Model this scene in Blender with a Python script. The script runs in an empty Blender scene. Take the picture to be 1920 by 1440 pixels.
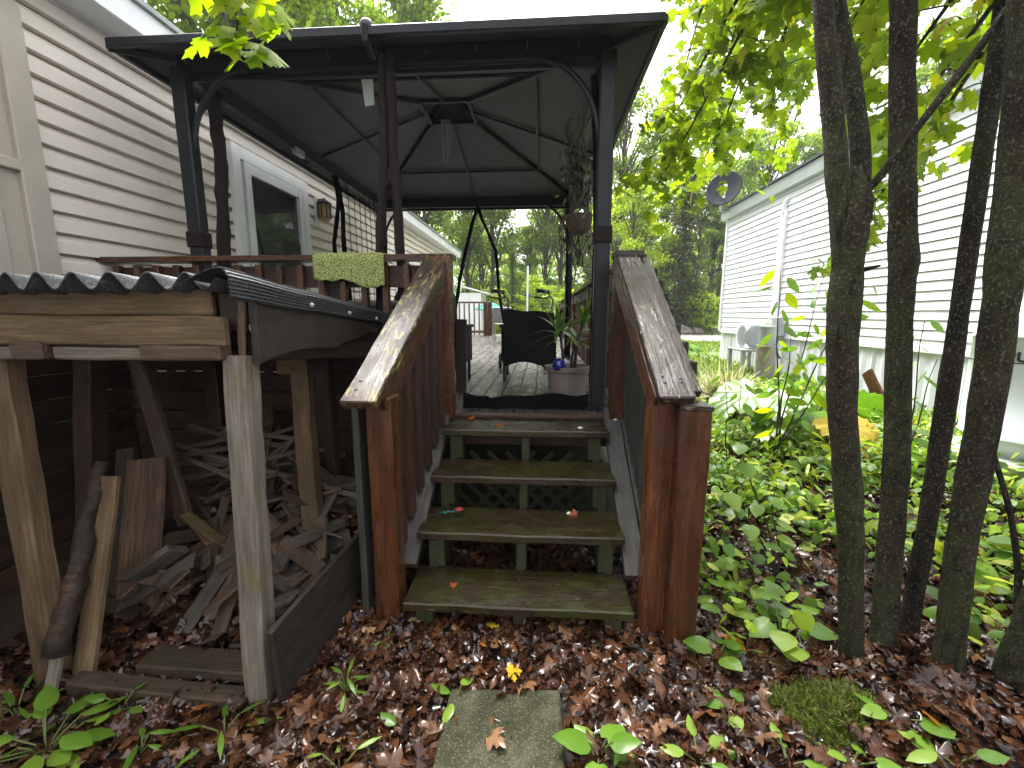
import bpy, bmesh, math, random
import numpy as np
from mathutils import Vector as V, Matrix as M, noise

sc = bpy.context.scene
R = math.radians
rnd = random.Random(7)
rng = np.random.default_rng(11)

# ------------------------------------------------------------------ camera, sky, sun, exposure
CAM = V((0, 0, 1.45))
cd = bpy.data.cameras.new('camera'); cam = bpy.data.objects.new('camera', cd)
sc.collection.objects.link(cam); sc.camera = cam
cam.location = CAM; cam.rotation_euler = (R(90 - 9.2), 0, R(3.9))
cd.sensor_width = 36; cd.lens = 805 / 1920 * 36; cd.clip_start = .05; cd.clip_end = 2000

SUN_EL, SUN_AZ = 60, -22          # azimuth measured from +y towards +x
w = bpy.data.worlds.new('World'); sc.world = w; w.use_nodes = True
nt = w.node_tree; nt.nodes.clear()
sky = nt.nodes.new('ShaderNodeTexSky'); sky.sky_type = 'NISHITA'; sky.sun_disc = False
sky.sun_elevation = R(SUN_EL); sky.sun_rotation = R(SUN_AZ); sky.air_density = 1.0; sky.dust_density = 6; sky.ozone_density = 1
hs = nt.nodes.new('ShaderNodeHueSaturation'); hs.inputs['Saturation'].default_value = .07
bg = nt.nodes.new('ShaderNodeBackground'); bg.inputs[1].default_value = .15
wo = nt.nodes.new('ShaderNodeOutputWorld')
nt.links.new(sky.outputs[0], hs.inputs['Color']); nt.links.new(hs.outputs[0], bg.inputs[0]); nt.links.new(bg.outputs[0], wo.inputs[0])
sl = bpy.data.lights.new('sun', 'SUN'); so = bpy.data.objects.new('sun', sl); sc.collection.objects.link(so)
sl.energy = 1.5; sl.angle = R(30); sl.color = (1, .97, .92)
sd = V((math.sin(R(SUN_AZ)) * math.cos(R(SUN_EL)), math.cos(R(SUN_AZ)) * math.cos(R(SUN_EL)), math.sin(R(SUN_EL))))
so.rotation_euler = sd.to_track_quat('Z', 'Y').to_euler()
sc.view_settings.view_transform = 'Standard'; sc.view_settings.look = 'None'
sc.view_settings.exposure = 2.2; sc.view_settings.gamma = 1

sc.cycles.max_bounces = 6; sc.cycles.diffuse_bounces = 3; sc.cycles.glossy_bounces = 2; sc.cycles.transmission_bounces = 3; sc.cycles.transparent_max_bounces = 6
sc.cycles.use_adaptive_sampling = True; sc.cycles.adaptive_threshold = .02

# ------------------------------------------------------------------ helpers
def tag(o, label=None, cat=None, group=None, kind=None):
    if label: o['label'] = label
    if cat: o['category'] = cat
    if group: o['group'] = group
    if kind: o['kind'] = kind
    return o

def link(o, parent=None):
    sc.collection.objects.link(o)
    if parent is not None: o.parent = parent
    return o

def thing(name, label, cat, loc=(0, 0, 0), rz=0, group=None):
    o = bpy.data.objects.new(name, None); link(o)
    o.location = loc; o.rotation_euler = (0, 0, rz); o.empty_display_size = .1
    return tag(o, label, cat, group)

def PW(parent, m):
    """world matrix -> local matrix under an unrotated empty"""
    if parent is None: return m
    l = V((0, 0, 0)); p = parent
    while p is not None: l += p.location; p = p.parent
    return M.Translation(-l) @ m

class B:
    """collects geometry for one mesh (world coordinates unless the parent is rotated)"""
    def __init__(s): s.v = []; s.f = []
    def box(s, c, d, rot=None):
        b = len(s.v); c = V(c)
        for x in (-.5, .5):
            for y in (-.5, .5):
                for z in (-.5, .5):
                    p = V((x * d[0], y * d[1], z * d[2]))
                    if rot is not None: p = rot @ p
                    s.v.append(c + p)
        for q in ((0, 1, 3, 2), (4, 6, 7, 5), (0, 4, 5, 1), (2, 3, 7, 6), (0, 2, 6, 4), (1, 5, 7, 3)):
            s.f.append(tuple(b + i for i in q))
        return s
    def bar(s, a, c, w, t=None, up=(0, 0, 1)):
        a = V(a); c = V(c); t = t or w
        x = (c - a); L = x.length; x.normalize(); u = V(up)
        y = u.cross(x)
        if y.length < 1e-4: y = V((0, 1, 0)).cross(x)
        y.normalize(); z = x.cross(y)
        rot = M((x, y, z)).transposed()
        return s.box((a + c) / 2, (L, w, t), rot)
    def tube(s, path, rad, seg=10, cap=True, ns=0, freq=4, flat=None):
        path = [V(p) for p in path]; n = len(path)
        if not hasattr(rad, '__len__'): rad = [rad] * n
        b = len(s.v); ref = V((.3, .9, .1))
        for i, p in enumerate(path):
            d = (path[min(i + 1, n - 1)] - path[max(i - 1, 0)]).normalized()
            x = ref - d * ref.dot(d); x.normalize(); y = d.cross(x); ref = x
            for k in range(seg):
                a = 2 * math.pi * k / seg
                r = rad[i]
                o = x * math.cos(a) + y * math.sin(a) * (flat or 1)
                if ns:
                    r *= 1 + ns * noise.noise((p + o * r) * freq) + ns * .5 * noise.noise((p + o * r) * freq * 4)
                s.v.append(p + o * r)
        for i in range(n - 1):
            for k in range(seg):
                k2 = (k + 1) % seg
                s.f.append((b + i * seg + k, b + i * seg + k2, b + (i + 1) * seg + k2, b + (i + 1) * seg + k))
        if cap:
            s.f.append(tuple(b + k for k in range(seg))[::-1]); s.f.append(tuple(b + (n - 1) * seg + k for k in range(seg)))
        return s
    def lathe(s, c, prof, seg=24):
        b = len(s.v); c = V(c); n = len(prof)
        for r, z in prof:
            for k in range(seg):
                a = 2 * math.pi * k / seg
                s.v.append(c + V((r * math.cos(a), r * math.sin(a), z)))
        for i in range(n - 1):
            for k in range(seg):
                k2 = (k + 1) % seg
                s.f.append((b + i * seg + k, b + i * seg + k2, b + (i + 1) * seg + k2, b + (i + 1) * seg + k))
        s.f.append(tuple(b + k for k in range(seg))[::-1]); s.f.append(tuple(b + (n - 1) * seg + k for k in range(seg)))
        return s
    def prism(s, poly, ax, a0, a1):
        """poly in the two other axes, extruded along axis ax from a0 to a1"""
        b = len(s.v); n = len(poly)
        for a in (a0, a1):
            for p, q in poly:
                s.v.append(V((a, p, q)) if ax == 'x' else V((p, a, q)) if ax == 'y' else V((p, q, a)))
        for i in range(n):
            j = (i + 1) % n
            s.f.append((b + i, b + j, b + n + j, b + n + i))
        s.f.append(tuple(b + i for i in range(n))[::-1]); s.f.append(tuple(b + n + i for i in range(n)))
        return s
    def face(s, *pts):
        b = len(s.v); s.v += [V(p) for p in pts]; s.f.append(tuple(range(b, b + len(pts)))); return s
    def sheet(s, pts, thick):
        """a quad/tri panel with thickness"""
        pts = [V(p) for p in pts]; n = (pts[1] - pts[0]).cross(pts[2] - pts[0]).normalized() * thick
        b = len(s.v); k = len(pts); s.v += pts + [p + n for p in pts]
        s.f.append(tuple(range(b, b + k))[::-1]); s.f.append(tuple(range(b + k, b + 2 * k)))
        for i in range(k):
            j = (i + 1) % k; s.f.append((b + i, b + j, b + k + j, b + k + i))
        return s
    def mesh(s, name, mat, smooth=False, bevel=0, origin=None):
        me = bpy.data.meshes.new(name)
        o = V(origin) if origin is not None else V((0, 0, 0))
        me.from_pydata([tuple(p - o) for p in s.v], [], s.f)
        bm = bmesh.new(); bm.from_mesh(me)
        bmesh.ops.recalc_face_normals(bm, faces=bm.faces)
        if bevel: bmesh.ops.bevel(bm, geom=list(bm.edges), offset=bevel, segments=1, affect='EDGES', clamp_overlap=True)
        bm.to_mesh(me); bm.free()
        me.materials.append(mat)
        if smooth:
            me.polygons.foreach_set('use_smooth', [True] * len(me.polygons))
        return me
    def build(s, name, mat, parent=None, smooth=False, bevel=0, local=False):
        """local=True: coordinates are already in the parent's frame"""
        c = sum(s.v, V((0, 0, 0))) / len(s.v)
        me = s.mesh(name, mat, smooth, bevel, c)
        o = bpy.data.objects.new(name, me); link(o, parent)
        o.matrix_local = M.Translation(c) if (local or parent is None) else PW(parent, M.Translation(c))
        return o

_bc = {}
def board(name, a, c, w, t, mat, parent=None, up=(0, 0, 1), rough=.0018, bev=.003, local=False):
    """timber from a to c, width w (horizontal-ish), thickness t along up; grain runs along local X"""
    a = V(a); c = V(c); x = c - a; L = x.length; x.normalize()
    y = V(up).cross(x)
    if y.length < 1e-3: y = V((0, 1, 0)).cross(x)
    y.normalize(); z = x.cross(y)
    var = rnd.randrange(3)
    key = (round(L, 3), round(w, 3), round(t, 3), mat.name, rough, var)
    me = _bc.get(key)
    if me is None:
        n = max(2, min(14, int(L / .12)))
        bm = bmesh.new(); rings = []
        for i in range(n + 1):
            u = -L / 2 + L * i / n
            rings.append([bm.verts.new((u, sy * w / 2, sz * t / 2)) for sy, sz in ((-1, -1), (1, -1), (1, 1), (-1, 1))])
        for i in range(n):
            for k in range(4):
                k2 = (k + 1) % 4
                bm.faces.new((rings[i][k], rings[i][k2], rings[i + 1][k2], rings[i + 1][k]))
        bm.faces.new(rings[0][::-1]); bm.faces.new(rings[-1])
        bmesh.ops.recalc_face_normals(bm, faces=bm.faces)
        ed = [e for e in bm.edges if abs((e.verts[0].co - e.verts[1].co).x) > 1e-5 or abs(e.verts[0].co.x) > L / 2 - 1e-4]
        if bev: bmesh.ops.bevel(bm, geom=ed, offset=min(bev, t * .3, w * .3), segments=1, affect='EDGES', clamp_overlap=True)
        for vv in bm.verts:
            q = vv.co * 6 + V((var * 9.1, L, w))
            vv.co += noise.noise_vector(q) * rough * 1.6
        me = bpy.data.meshes.new(name); bm.to_mesh(me); bm.free(); me.materials.append(mat); _bc[key] = me
    o = bpy.data.objects.new(name, me); link(o, parent)
    m = M.Translation((a + c) / 2) @ M((x, y, z)).transposed().to_4x4()
    o.matrix_local = m if (local or parent is None) else PW(parent, m)
    return o

# ------------------------------------------------------------------ materials
MATS = {}
def newmat(name):
    m = bpy.data.materials.new(name); m.use_nodes = True; t = m.node_tree; t.nodes.clear()
    o = t.nodes.new('ShaderNodeOutputMaterial'); MATS[name] = m
    return m, t, o
def N(t, typ, **kw):
    n = t.nodes.new(typ)
    for k, v in kw.items():
        if k in n.inputs: n.inputs[k].default_value = v
        else: setattr(n, k, v)
    return n
def ramp(t, fac, stops):
    r = t.nodes.new('ShaderNodeValToRGB'); e = r.color_ramp.elements
    while len(e) < len(stops): e.new(.5)
    for i, (p, c) in enumerate(stops):
        e[i].position = p; e[i].color = (*c, 1) if len(c) == 3 else c
    t.links.new(fac, r.inputs[0]); return r.outputs[0]
def mix(t, fac, a, b, mode='MIX'):
    n = t.nodes.new('ShaderNodeMix'); n.data_type = 'RGBA'; n.blend_type = mode
    for k, val in ((0, fac), (6, a), (7, b)):
        if hasattr(val, 'links') or isinstance(val, bpy.types.NodeSocket): t.links.new(val, n.inputs[k])
        else: n.inputs[k].default_value = val if k == 0 else (*val, 1)
    return n.outputs[2]
def coords(t, scale=(1, 1, 1), rand=True, world=False):
    if world:
        g = N(t, 'ShaderNodeNewGeometry'); src = g.outputs['Position']
    else:
        g = N(t, 'ShaderNodeTexCoord'); src = g.outputs['Object']
    if rand and not world:
        oi = N(t, 'ShaderNodeObjectInfo'); mu = N(t, 'ShaderNodeMath', operation='MULTIPLY'); mu.inputs[1].default_value = 71.3
        t.links.new(oi.outputs['Random'], mu.inputs[0])
        ad = N(t, 'ShaderNodeVectorMath', operation='ADD'); t.links.new(src, ad.inputs[0]); t.links.new(mu.outputs[0], ad.inputs[1]); src = ad.outputs[0]
    mp = N(t, 'ShaderNodeMapping'); mp.inputs['Scale'].default_value = scale; t.links.new(src, mp.inputs[0])
    return mp.outputs[0]
def nz(t, vec, scale, detail=4, rough=.6, dist=0):
    n = N(t, 'ShaderNodeTexNoise', Scale=scale, Detail=detail, Roughness=rough, Distortion=dist); t.links.new(vec, n.inputs['Vector']); return n.outputs['Fac']
def bump(t, h, strength, dist=.01):
    b = N(t, 'ShaderNodeBump', Strength=strength, Distance=dist); t.links.new(h, b.inputs['Height']); return b.outputs[0]

def wood(name, lo, mid, hi, moss=None, mossamt=.5, fleck=None, fleckamt=.6, ro=(.35, .7), bmp=.5, tint=.35):
    m, t, o = newmat(name)
    g = nz(t, coords(t, (2.2, 62, 62)), 1.6, 9, .7, .7)
    c = ramp(t, g, [(.28, lo), (.5, mid), (.72, hi)])
    f2 = nz(t, coords(t, (1.6, 9, 9)), 1.6, 5)
    c = mix(t, ramp(t, f2, [(.35, (0, 0, 0)), (.7, (.75, .75, .75))]), c, lo)
    cr = nz(t, coords(t, (1.1, 85, 85)), 2.2, 4, .6)          # drying cracks
    c = mix(t, ramp(t, cr, [(.30, (.8, .8, .8)), (.36, (0, 0, 0))]), c, tuple(x * .25 for x in lo))
    oi = N(t, 'ShaderNodeObjectInfo')
    br = ramp(t, oi.outputs['Random'], [(0, (1 - tint,) * 3), (1, (1 + tint,) * 3)])
    c = mix(t, 1.0, c, br, 'MULTIPLY')
    if moss:
        f = nz(t, coords(t, (2.2, 4, 4)), 2.2, 6, .7)
        k = .62 - .3 * mossamt
        c = mix(t, ramp(t, f, [(k, (0, 0, 0)), (k + .2, (.9, .9, .9))]), c, moss)
    if fleck:
        f = nz(t, coords(t, (14, 60, 60)), 1.0, 4, .6); k = .7 - .2 * fleckamt
        f2 = nz(t, coords(t, (2.5, 3, 3)), 1.2, 2)
        ff = mix(t, 1.0, ramp(t, f, [(k, (0, 0, 0)), (k + .05, (1, 1, 1))]), ramp(t, f2, [(.4, (0, 0, 0)), (.55, (1, 1, 1))]), 'MULTIPLY')
        c = mix(t, ff, c, fleck)
    p = N(t, 'ShaderNodeBsdfPrincipled')
    t.links.new(c, p.inputs['Base Color'])
    rr = nz(t, coords(t, (3, 8, 8)), 2.0, 4)
    t.links.new(ramp(t, rr, [(.35, (ro[0],) * 3), (.65, (ro[1],) * 3)]), p.inputs['Roughness'])
    t.links.new(bump(t, g, bmp, .006), p.inputs['Normal']); t.links.new(p.outputs[0], o.inputs[0])
    return m

def plain(name, col, ro=.5, metal=0, var=.12, vs=6, bmp=0, bs=60, dirt=None, dirtamt=.4, rand=True, spec=.5):
    m, t, o = newmat(name)
    f = nz(t, coords(t, (1, 1, 1), rand), vs, 5)
    c = ramp(t, f, [(.3, tuple(x * (1 - var) for x in col)), (.7, tuple(min(1, x * (1 + var)) for x in col))])
    if dirt:
        f2 = nz(t, coords(t, (2, 2, .8), rand), 3.1, 6, .7); k = .75 - .35 * dirtamt
        c = mix(t, ramp(t, f2, [(k, (0, 0, 0)), (k + .22, (.85, .85, .85))]), c, dirt)
    p = N(t, 'ShaderNodeBsdfPrincipled', Roughness=ro, Metallic=metal); t.links.new(c, p.inputs['Base Color']); p.inputs['Specular IOR Level'].default_value = spec
    if bmp: t.links.new(bump(t, nz(t, coords(t, (1, 1, 1), rand), bs, 3), bmp, .004), p.inputs['Normal'])
    t.links.new(p.outputs[0], o.inputs[0]); return m

def leafmat(name, source, trans=.45, ro=.35, stops=None, blotch=None):
    """source 'attr': point colour of the scattered leaf; 'obj': ramp over the object's random number"""
    m, t, o = newmat(name)
    if source == 'attr':
        a = N(t, 'ShaderNodeAttribute'); a.attribute_name = 'col'; c = a.outputs['Color']
    else:
        oi = N(t, 'ShaderNodeObjectInfo'); c = ramp(t, oi.outputs['Random'], stops)
    if blotch:
        f = nz(t, coords(t, (1, 1, 1), source == 'obj'), 90 if source == 'attr' else 70, 2)
        c = mix(t, ramp(t, f, [(.6, (0, 0, 0)), (.68, (.7, .7, .7))]), c, blotch)
    p = N(t, 'ShaderNodeBsdfPrincipled', Roughness=ro); t.links.new(c, p.inputs['Base Color'])
    if trans:
        tr = N(t, 'ShaderNodeBsdfTranslucent'); t.links.new(mix(t, 1.0, c, (1.25, 1.25, .75), 'MULTIPLY'), tr.inputs[0])
        ms = N(t, 'ShaderNodeMixShader'); ms.inputs[0].default_value = trans
        t.links.new(p.outputs[0], ms.inputs[1]); t.links.new(tr.outputs[0], ms.inputs[2]); t.links.new(ms.outputs[0], o.inputs[0])
    else: t.links.new(p.outputs[0], o.inputs[0])
    return m

RED = wood('wood_red', (.018, .006, .003), (.095, .031, .010), (.19, .072, .026), moss=(.05, .05, .014), mossamt=.12, fleck=(.35, .2, .12), fleckamt=.05, ro=(.16, .42), tint=.3)
REDK = wood('wood_red_dark', (.022, .010, .007), (.055, .022, .013), (.09, .038, .022), moss=(.03, .035, .012), mossamt=.2, ro=(.35, .7))
CAP = wood('wood_rail_cap', (.015, .009, .005), (.052, .031, .018), (.11, .075, .05), moss=(.055, .027, .006), mossamt=.45, fleck=(.36, .30, .08), fleckamt=.72, ro=(.18, .48), tint=.15)
CAPR = wood('wood_rail_cap_wet', (.014, .009, .007), (.042, .027, .02), (.08, .055, .042), moss=(.045, .018, .008), mossamt=.22, fleck=(.30, .28, .18), fleckamt=.45, ro=(.07, .24), tint=.1)
SCRAPG = wood('wood_scrap_grey', (.045, .038, .03), (.11, .095, .075), (.2, .18, .15), moss=(.03, .024, .016), mossamt=.4, ro=(.5, .9), bmp=.9, tint=.3)
SILLW = wood('wood_rotten_sill', (.022, .014, .008), (.07, .047, .024), (.14, .10, .052), moss=(.03, .02, .012), mossamt=.6, ro=(.5, .9), bmp=1.0, tint=.2)
TREAD = wood('wood_tread_mossy', (.013, .008, .004), (.035, .022, .010), (.07, .047, .021), moss=(.031, .040, .004), mossamt=.6, fleck=(.3, .26, .16), fleckamt=.08, ro=(.10, .36), tint=.12)
STRG = wood('wood_stringer_green', (.012, .013, .005), (.03, .034, .011), (.055, .06, .02), moss=(.028, .038, .007), mossamt=.8, ro=(.4, .75))
SKIRT = wood('wood_skirt_grey', (.02, .018, .016), (.05, .045, .039), (.095, .085, .073), moss=(.03, .03, .014), mossamt=.25, fleck=(.45, .42, .36), fleckamt=.2, ro=(.25, .55), tint=.15)
GREYGREEN = wood('wood_grey_green', (.017, .019, .016), (.038, .042, .034), (.065, .068, .056), moss=(.05, .06, .02), mossamt=.3, ro=(.4, .7), tint=.25)
OLD = wood('wood_weathered', (.05, .03, .014), (.16, .102, .05), (.31, .22, .12), moss=(.085, .068, .018), mossamt=.4, fleck=(.05, .035, .025), fleckamt=.1, ro=(.5, .85), bmp=.8, tint=.15)
OLDG = wood('wood_weathered_grey', (.08, .066, .05), (.20, .175, .14), (.36, .33, .28), moss=(.13, .11, .022), mossamt=.36, fleck=(.05, .04, .03), fleckamt=.12, ro=(.5, .85), bmp=1.0, tint=.12)
SCRAP = wood('wood_scrap', (.03, .017, .010), (.11, .066, .038), (.22, .15, .098), moss=(.04, .03, .02), mossamt=.3, ro=(.5, .9), bmp=.8, tint=.45)
LATH = wood('wood_lath', (.035, .027, .019), (.09, .073, .056), (.17, .14, .11), ro=(.6, .9), tint=.4)
DARKB = wood('wood_dark_board', (.012, .008, .006), (.027, .02, .014), (.048, .036, .026), moss=(.03, .028, .012), mossamt=.25, fleck=(.3, .25, .18), fleckamt=.02, ro=(.5, .8), tint=.1)
CHAR = wood('wood_charred', (.006, .004, .003), (.04, .022, .012), (.17, .095, .045), moss=(.007, .005, .004), mossamt=.6, ro=(.4, .9), bmp=1.0)
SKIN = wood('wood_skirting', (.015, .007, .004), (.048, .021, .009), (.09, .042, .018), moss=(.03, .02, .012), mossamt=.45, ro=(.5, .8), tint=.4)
DECK = wood('wood_deck_grey', (.035, .03, .028), (.085, .073, .068), (.15, .132, .122), moss=(.04, .024, .022), mossamt=.35, ro=(.18, .45), tint=.22)
FARWOOD = wood('wood_far_rail', (.07, .03, .02), (.16, .08, .055), (.24, .14, .1), ro=(.4, .7), tint=.4)
BEIGE = plain('vinyl_beige', (.79, .725, .655), .42, var=.05, vs=2.5, dirt=(.5, .44, .38), dirtamt=.35)
BEIGED = plain('door_beige', (.42, .38, .32), .5, var=.08, vs=4, dirt=(.2, .18, .15), dirtamt=.2)
WHITE = plain('paint_white', (.78, .80, .82), .4, var=.06, vs=4, dirt=(.42, .43, .42), dirtamt=.25)
VINYLW = plain('vinyl_white', (.84, .85, .87), .38, var=.04, vs=2.5, dirt=(.62, .63, .62), dirtamt=.12)
SKIRTW = plain('skirting_white', (.66, .68, .71), .4, var=.06, vs=3, dirt=(.36, .37, .32), dirtamt=.3)
METALG = plain('fascia_metal', (.42, .47, .46), .35, .3, var=.08, vs=3, dirt=(.25, .27, .25), dirtamt=.25)
GAZ = plain('gazebo_metal', (.012, .015, .019), .42, .0, var=.2, vs=8, spec=.3)
GAZB = plain('gazebo_brown', (.022, .016, .017), .85, 0, var=.3, vs=30, spec=.15)
GFAB = plain('gazebo_panel', (.052, .059, .069), .62, 0, var=.25, vs=1.6, dirt=(.024, .026, .028), dirtamt=.55)
GTOP = plain('gazebo_roof_top', (.06, .062, .065), .5, .3, var=.2)
BLACK = plain('black_plastic', (.010, .011, .013), .45, var=.3, vs=20)
NETB = plain('black_net', (.004, .004, .0045), .95, var=.4, vs=30, spec=.06)
GREYM = plain('grey_metal', (.35, .37, .39), .35, .4, var=.15)
DISHM = plain('dish_grey', (.10, .11, .125), .5, .1, var=.1)
RUST = plain('rusty_metal', (.32, .30, .28), .5, .4, var=.2, dirt=(.22, .10, .04), dirtamt=.75)
POTB = plain('pot_taupe', (.20, .17, .145), .55, var=.1, dirt=(.18, .14, .12), dirtamt=.3)
POTT = plain('pot_terracotta', (.3, .12, .06), .7)
SOIL = plain('soil', (.03, .02, .014), .95, var=.5, vs=30, bmp=.6)
TANKM = plain('tank_white', (.70, .74, .77), .3, var=.03, vs=3, dirt=(.5, .55, .5), dirtamt=.1)
CONC = plain('concrete_base', (.36, .36, .34), .85, var=.2, vs=20, bmp=.4)
TEAL = plain('teal_fabric', (.02, .22, .19), .7)
BLUE = plain('blue_plastic', (.02, .16, .55), .35)
AMBER = plain('lantern_amber', (.42, .30, .12), .4, var=.2, vs=40)
TXT = plain('lettering_dark', (.03, .03, .04), .5); TXR = plain('lettering_red', (.35, .02, .03), .5)
STONE = plain('rock', (.14, .12, .115), .8, var=.4, vs=5, bmp=.5, bs=12)
CUSH = plain('cover_navy', (.008, .010, .018), .7, var=.3, spec=.2)
BOXG = plain('box_olive', (.16, .15, .115), .6, var=.2, vs=4)
TAGM = plain('paper_tag', (.42, .45, .42), .7)

def m_paver():
    m, t, o = newmat('paver_concrete'); cc = coords(t, rand=False)
    f = nz(t, cc, 7, 8, .75); sp = nz(t, cc, 170, 2)
    c = ramp(t, f, [(.32, (.014, .016, .005)), (.5, (.040, .040, .019)), (.7, (.085, .082, .05))])
    c = mix(t, ramp(t, sp, [(.55, (0, 0, 0)), (.68, (.6, .6, .6))]), c, (.2, .2, .15))
    p = N(t, 'ShaderNodeBsdfPrincipled', Roughness=.85); p.inputs['Specular IOR Level'].default_value = .2; t.links.new(c, p.inputs[0])
    t.links.new(bump(t, sp, .6, .004), p.inputs['Normal']); t.links.new(p.outputs[0], o.inputs[0]); return m
PAVER = m_paver()

def m_ground():
    m, t, o = newmat('ground_soil'); g = coords(t, world=True)
    f = nz(t, g, 9, 8, .7); f2 = nz(t, g, 1.1, 4)
    soil = ramp(t, f, [(.3, (.012, .008, .006)), (.55, (.035, .022, .016)), (.8, (.075, .048, .036))])
    grass = ramp(t, f, [(.3, (.035, .06, .010)), (.7, (.13, .19, .03))])
    sx = N(t, 'ShaderNodeSeparateXYZ'); t.links.new(g, sx.inputs[0])
    yy = N(t, 'ShaderNodeMath', operation='ADD'); t.links.new(sx.outputs[1], yy.inputs[0]); t.links.new(f2, yy.inputs[1])
    mr = N(t, 'ShaderNodeMapRange'); mr.inputs[1].default_value = 4.6; mr.inputs[2].default_value = 6.4; t.links.new(yy.outputs[0], mr.inputs[0])
    c = mix(t, mr.outputs[0], soil, grass)
    p = N(t, 'ShaderNodeBsdfPrincipled', Roughness=.7); t.links.new(c, p.inputs[0])
    t.links.new(bump(t, f, .9, .03), p.inputs['Normal']); t.links.new(p.outputs[0], o.inputs[0]); return m
GROUND = m_ground()
ROAD = plain('road_gravel', (.30, .28, .255), .9, var=.3, vs=1.2, bmp=.4, bs=20)

def m_bark(name, a, b, c2):
    m, t, o = newmat(name); cc = coords(t, (1, 1, .45), rand=True)
    f = nz(t, cc, 9, 7, .7, .3); s = nz(t, coords(t, (1, 1, .8)), 120, 4, .7); big = nz(t, coords(t, (1, 1, .6)), 3.2, 4)
    c = ramp(t, f, [(.3, a), (.6, b), (.8, tuple(x * 1.5 for x in b))])
    c = mix(t, ramp(t, big, [(.46, (0, 0, 0)), (.56, (.85, .85, .85))]), c, c2)
    pt = nz(t, coords(t, (1, 1, .7)), 22, 5, .7); c = mix(t, ramp(t, pt, [(.52, (0, 0, 0)), (.6, (.7, .7, .7))]), c, tuple(x * .3 for x in b))
    c = mix(t, ramp(t, s, [(.55, (0, 0, 0)), (.64, (.65, .65, .65))]), c, (.16, .15, .10))
    vc = nz(t, coords(t, (1, 1, .10)), 26, 4, .6); c = mix(t, ramp(t, vc, [(.34, (.8, .8, .8)), (.42, (0, 0, 0))]), c, tuple(x * .6 for x in a))
    p = N(t, 'ShaderNodeBsdfPrincipled', Roughness=.9); p.inputs['Specular IOR Level'].default_value = .2; t.links.new(c, p.inputs[0])
    h = N(t, 'ShaderNodeMath', operation='ADD'); t.links.new(vc, h.inputs[0]); t.links.new(s, h.inputs[1])
    t.links.new(bump(t, h.outputs[0], .9, .012), p.inputs['Normal']); t.links.new(p.outputs[0], o.inputs[0]); return m
BARK = m_bark('bark_maple', (.008, .006, .004), (.036, .029, .019), (.034, .040, .014))
BARKD = m_bark('bark_dark', (.006, .0045, .0035), (.024, .018, .013), (.022, .022, .011))
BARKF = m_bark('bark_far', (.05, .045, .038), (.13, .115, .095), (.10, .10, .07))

def m_towel():
    m, t, o = newmat('towel_green'); c = coords(t, (1, 1, 1), rand=False)
    v = N(t, 'ShaderNodeTexVoronoi', Scale=95); t.links.new(c, v.inputs['Vector'])
    col = ramp(t, v.outputs['Distance'], [(.2, (.50, .55, .22)), (.75, (.16, .20, .035))])
    p = N(t, 'ShaderNodeBsdfPrincipled', Roughness=.9); t.links.new(col, p.inputs[0])
    inv = N(t, 'ShaderNodeMath', operation='SUBTRACT'); inv.inputs[0].default_value = 1; t.links.new(v.outputs['Distance'], inv.inputs[1])
    t.links.new(bump(t, inv.outputs[0], 1, .01), p.inputs['Normal']); t.links.new(p.outputs[0], o.inputs[0]); return m
TOWEL = m_towel()
def m_wicker():
    m, t, o = newmat('wicker_black'); c = coords(t, (1, 1, 1), rand=False)
    wv = N(t, 'ShaderNodeTexWave', Scale=38, Distortion=.5); wv.bands_direction = 'Z'; t.links.new(c, wv.inputs[0])
    wx = N(t, 'ShaderNodeTexWave', Scale=38, Distortion=.5); wx.bands_direction = 'X'; t.links.new(c, wx.inputs[0])
    ad = N(t, 'ShaderNodeMath', operation='MULTIPLY'); t.links.new(wv.outputs['Fac'], ad.inputs[0]); t.links.new(wx.outputs['Fac'], ad.inputs[1])
    p = N(t, 'ShaderNodeBsdfPrincipled', Roughness=.6); p.inputs['Specular IOR Level'].default_value = .15; t.links.new(ramp(t, ad.outputs[0], [(0, (.004, .005, .006)), (1, (.014, .016, .018))]), p.inputs[0])
    t.links.new(bump(t, ad.outputs[0], .8, .004), p.inputs['Normal']); t.links.new(p.outputs[0], o.inputs[0]); return m
WICK = m_wicker()
def m_glass(name, col, ro=.04):
    m, t, o = newmat(name); p = N(t, 'ShaderNodeBsdfPrincipled', Roughness=ro); p.inputs[0].default_value = (*col, 1)
    p.inputs['Coat Weight'].default_value = .6; t.links.new(p.outputs[0], o.inputs[0]); return m
DGLASS = m_glass('door_glass', (.03, .033, .038)); WGLASS = m_glass('window_glass', (.08, .1, .1)); GLOBE = m_glass('globe_blue', (.008, .012, .17), .05)
def m_net():
    m, t, o = newmat('mosquito_net'); p = N(t, 'ShaderNodeBsdfDiffuse'); p.inputs[0].default_value = (.012, .012, .013, 1)
    tr = N(t, 'ShaderNodeBsdfTransparent'); ms = N(t, 'ShaderNodeMixShader'); ms.inputs[0].default_value = .3
    t.links.new(tr.outputs[0], ms.inputs[1]); t.links.new(p.outputs[0], ms.inputs[2]); t.links.new(ms.outputs[0], o.inputs[0]); return m
NET = m_net()
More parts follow.
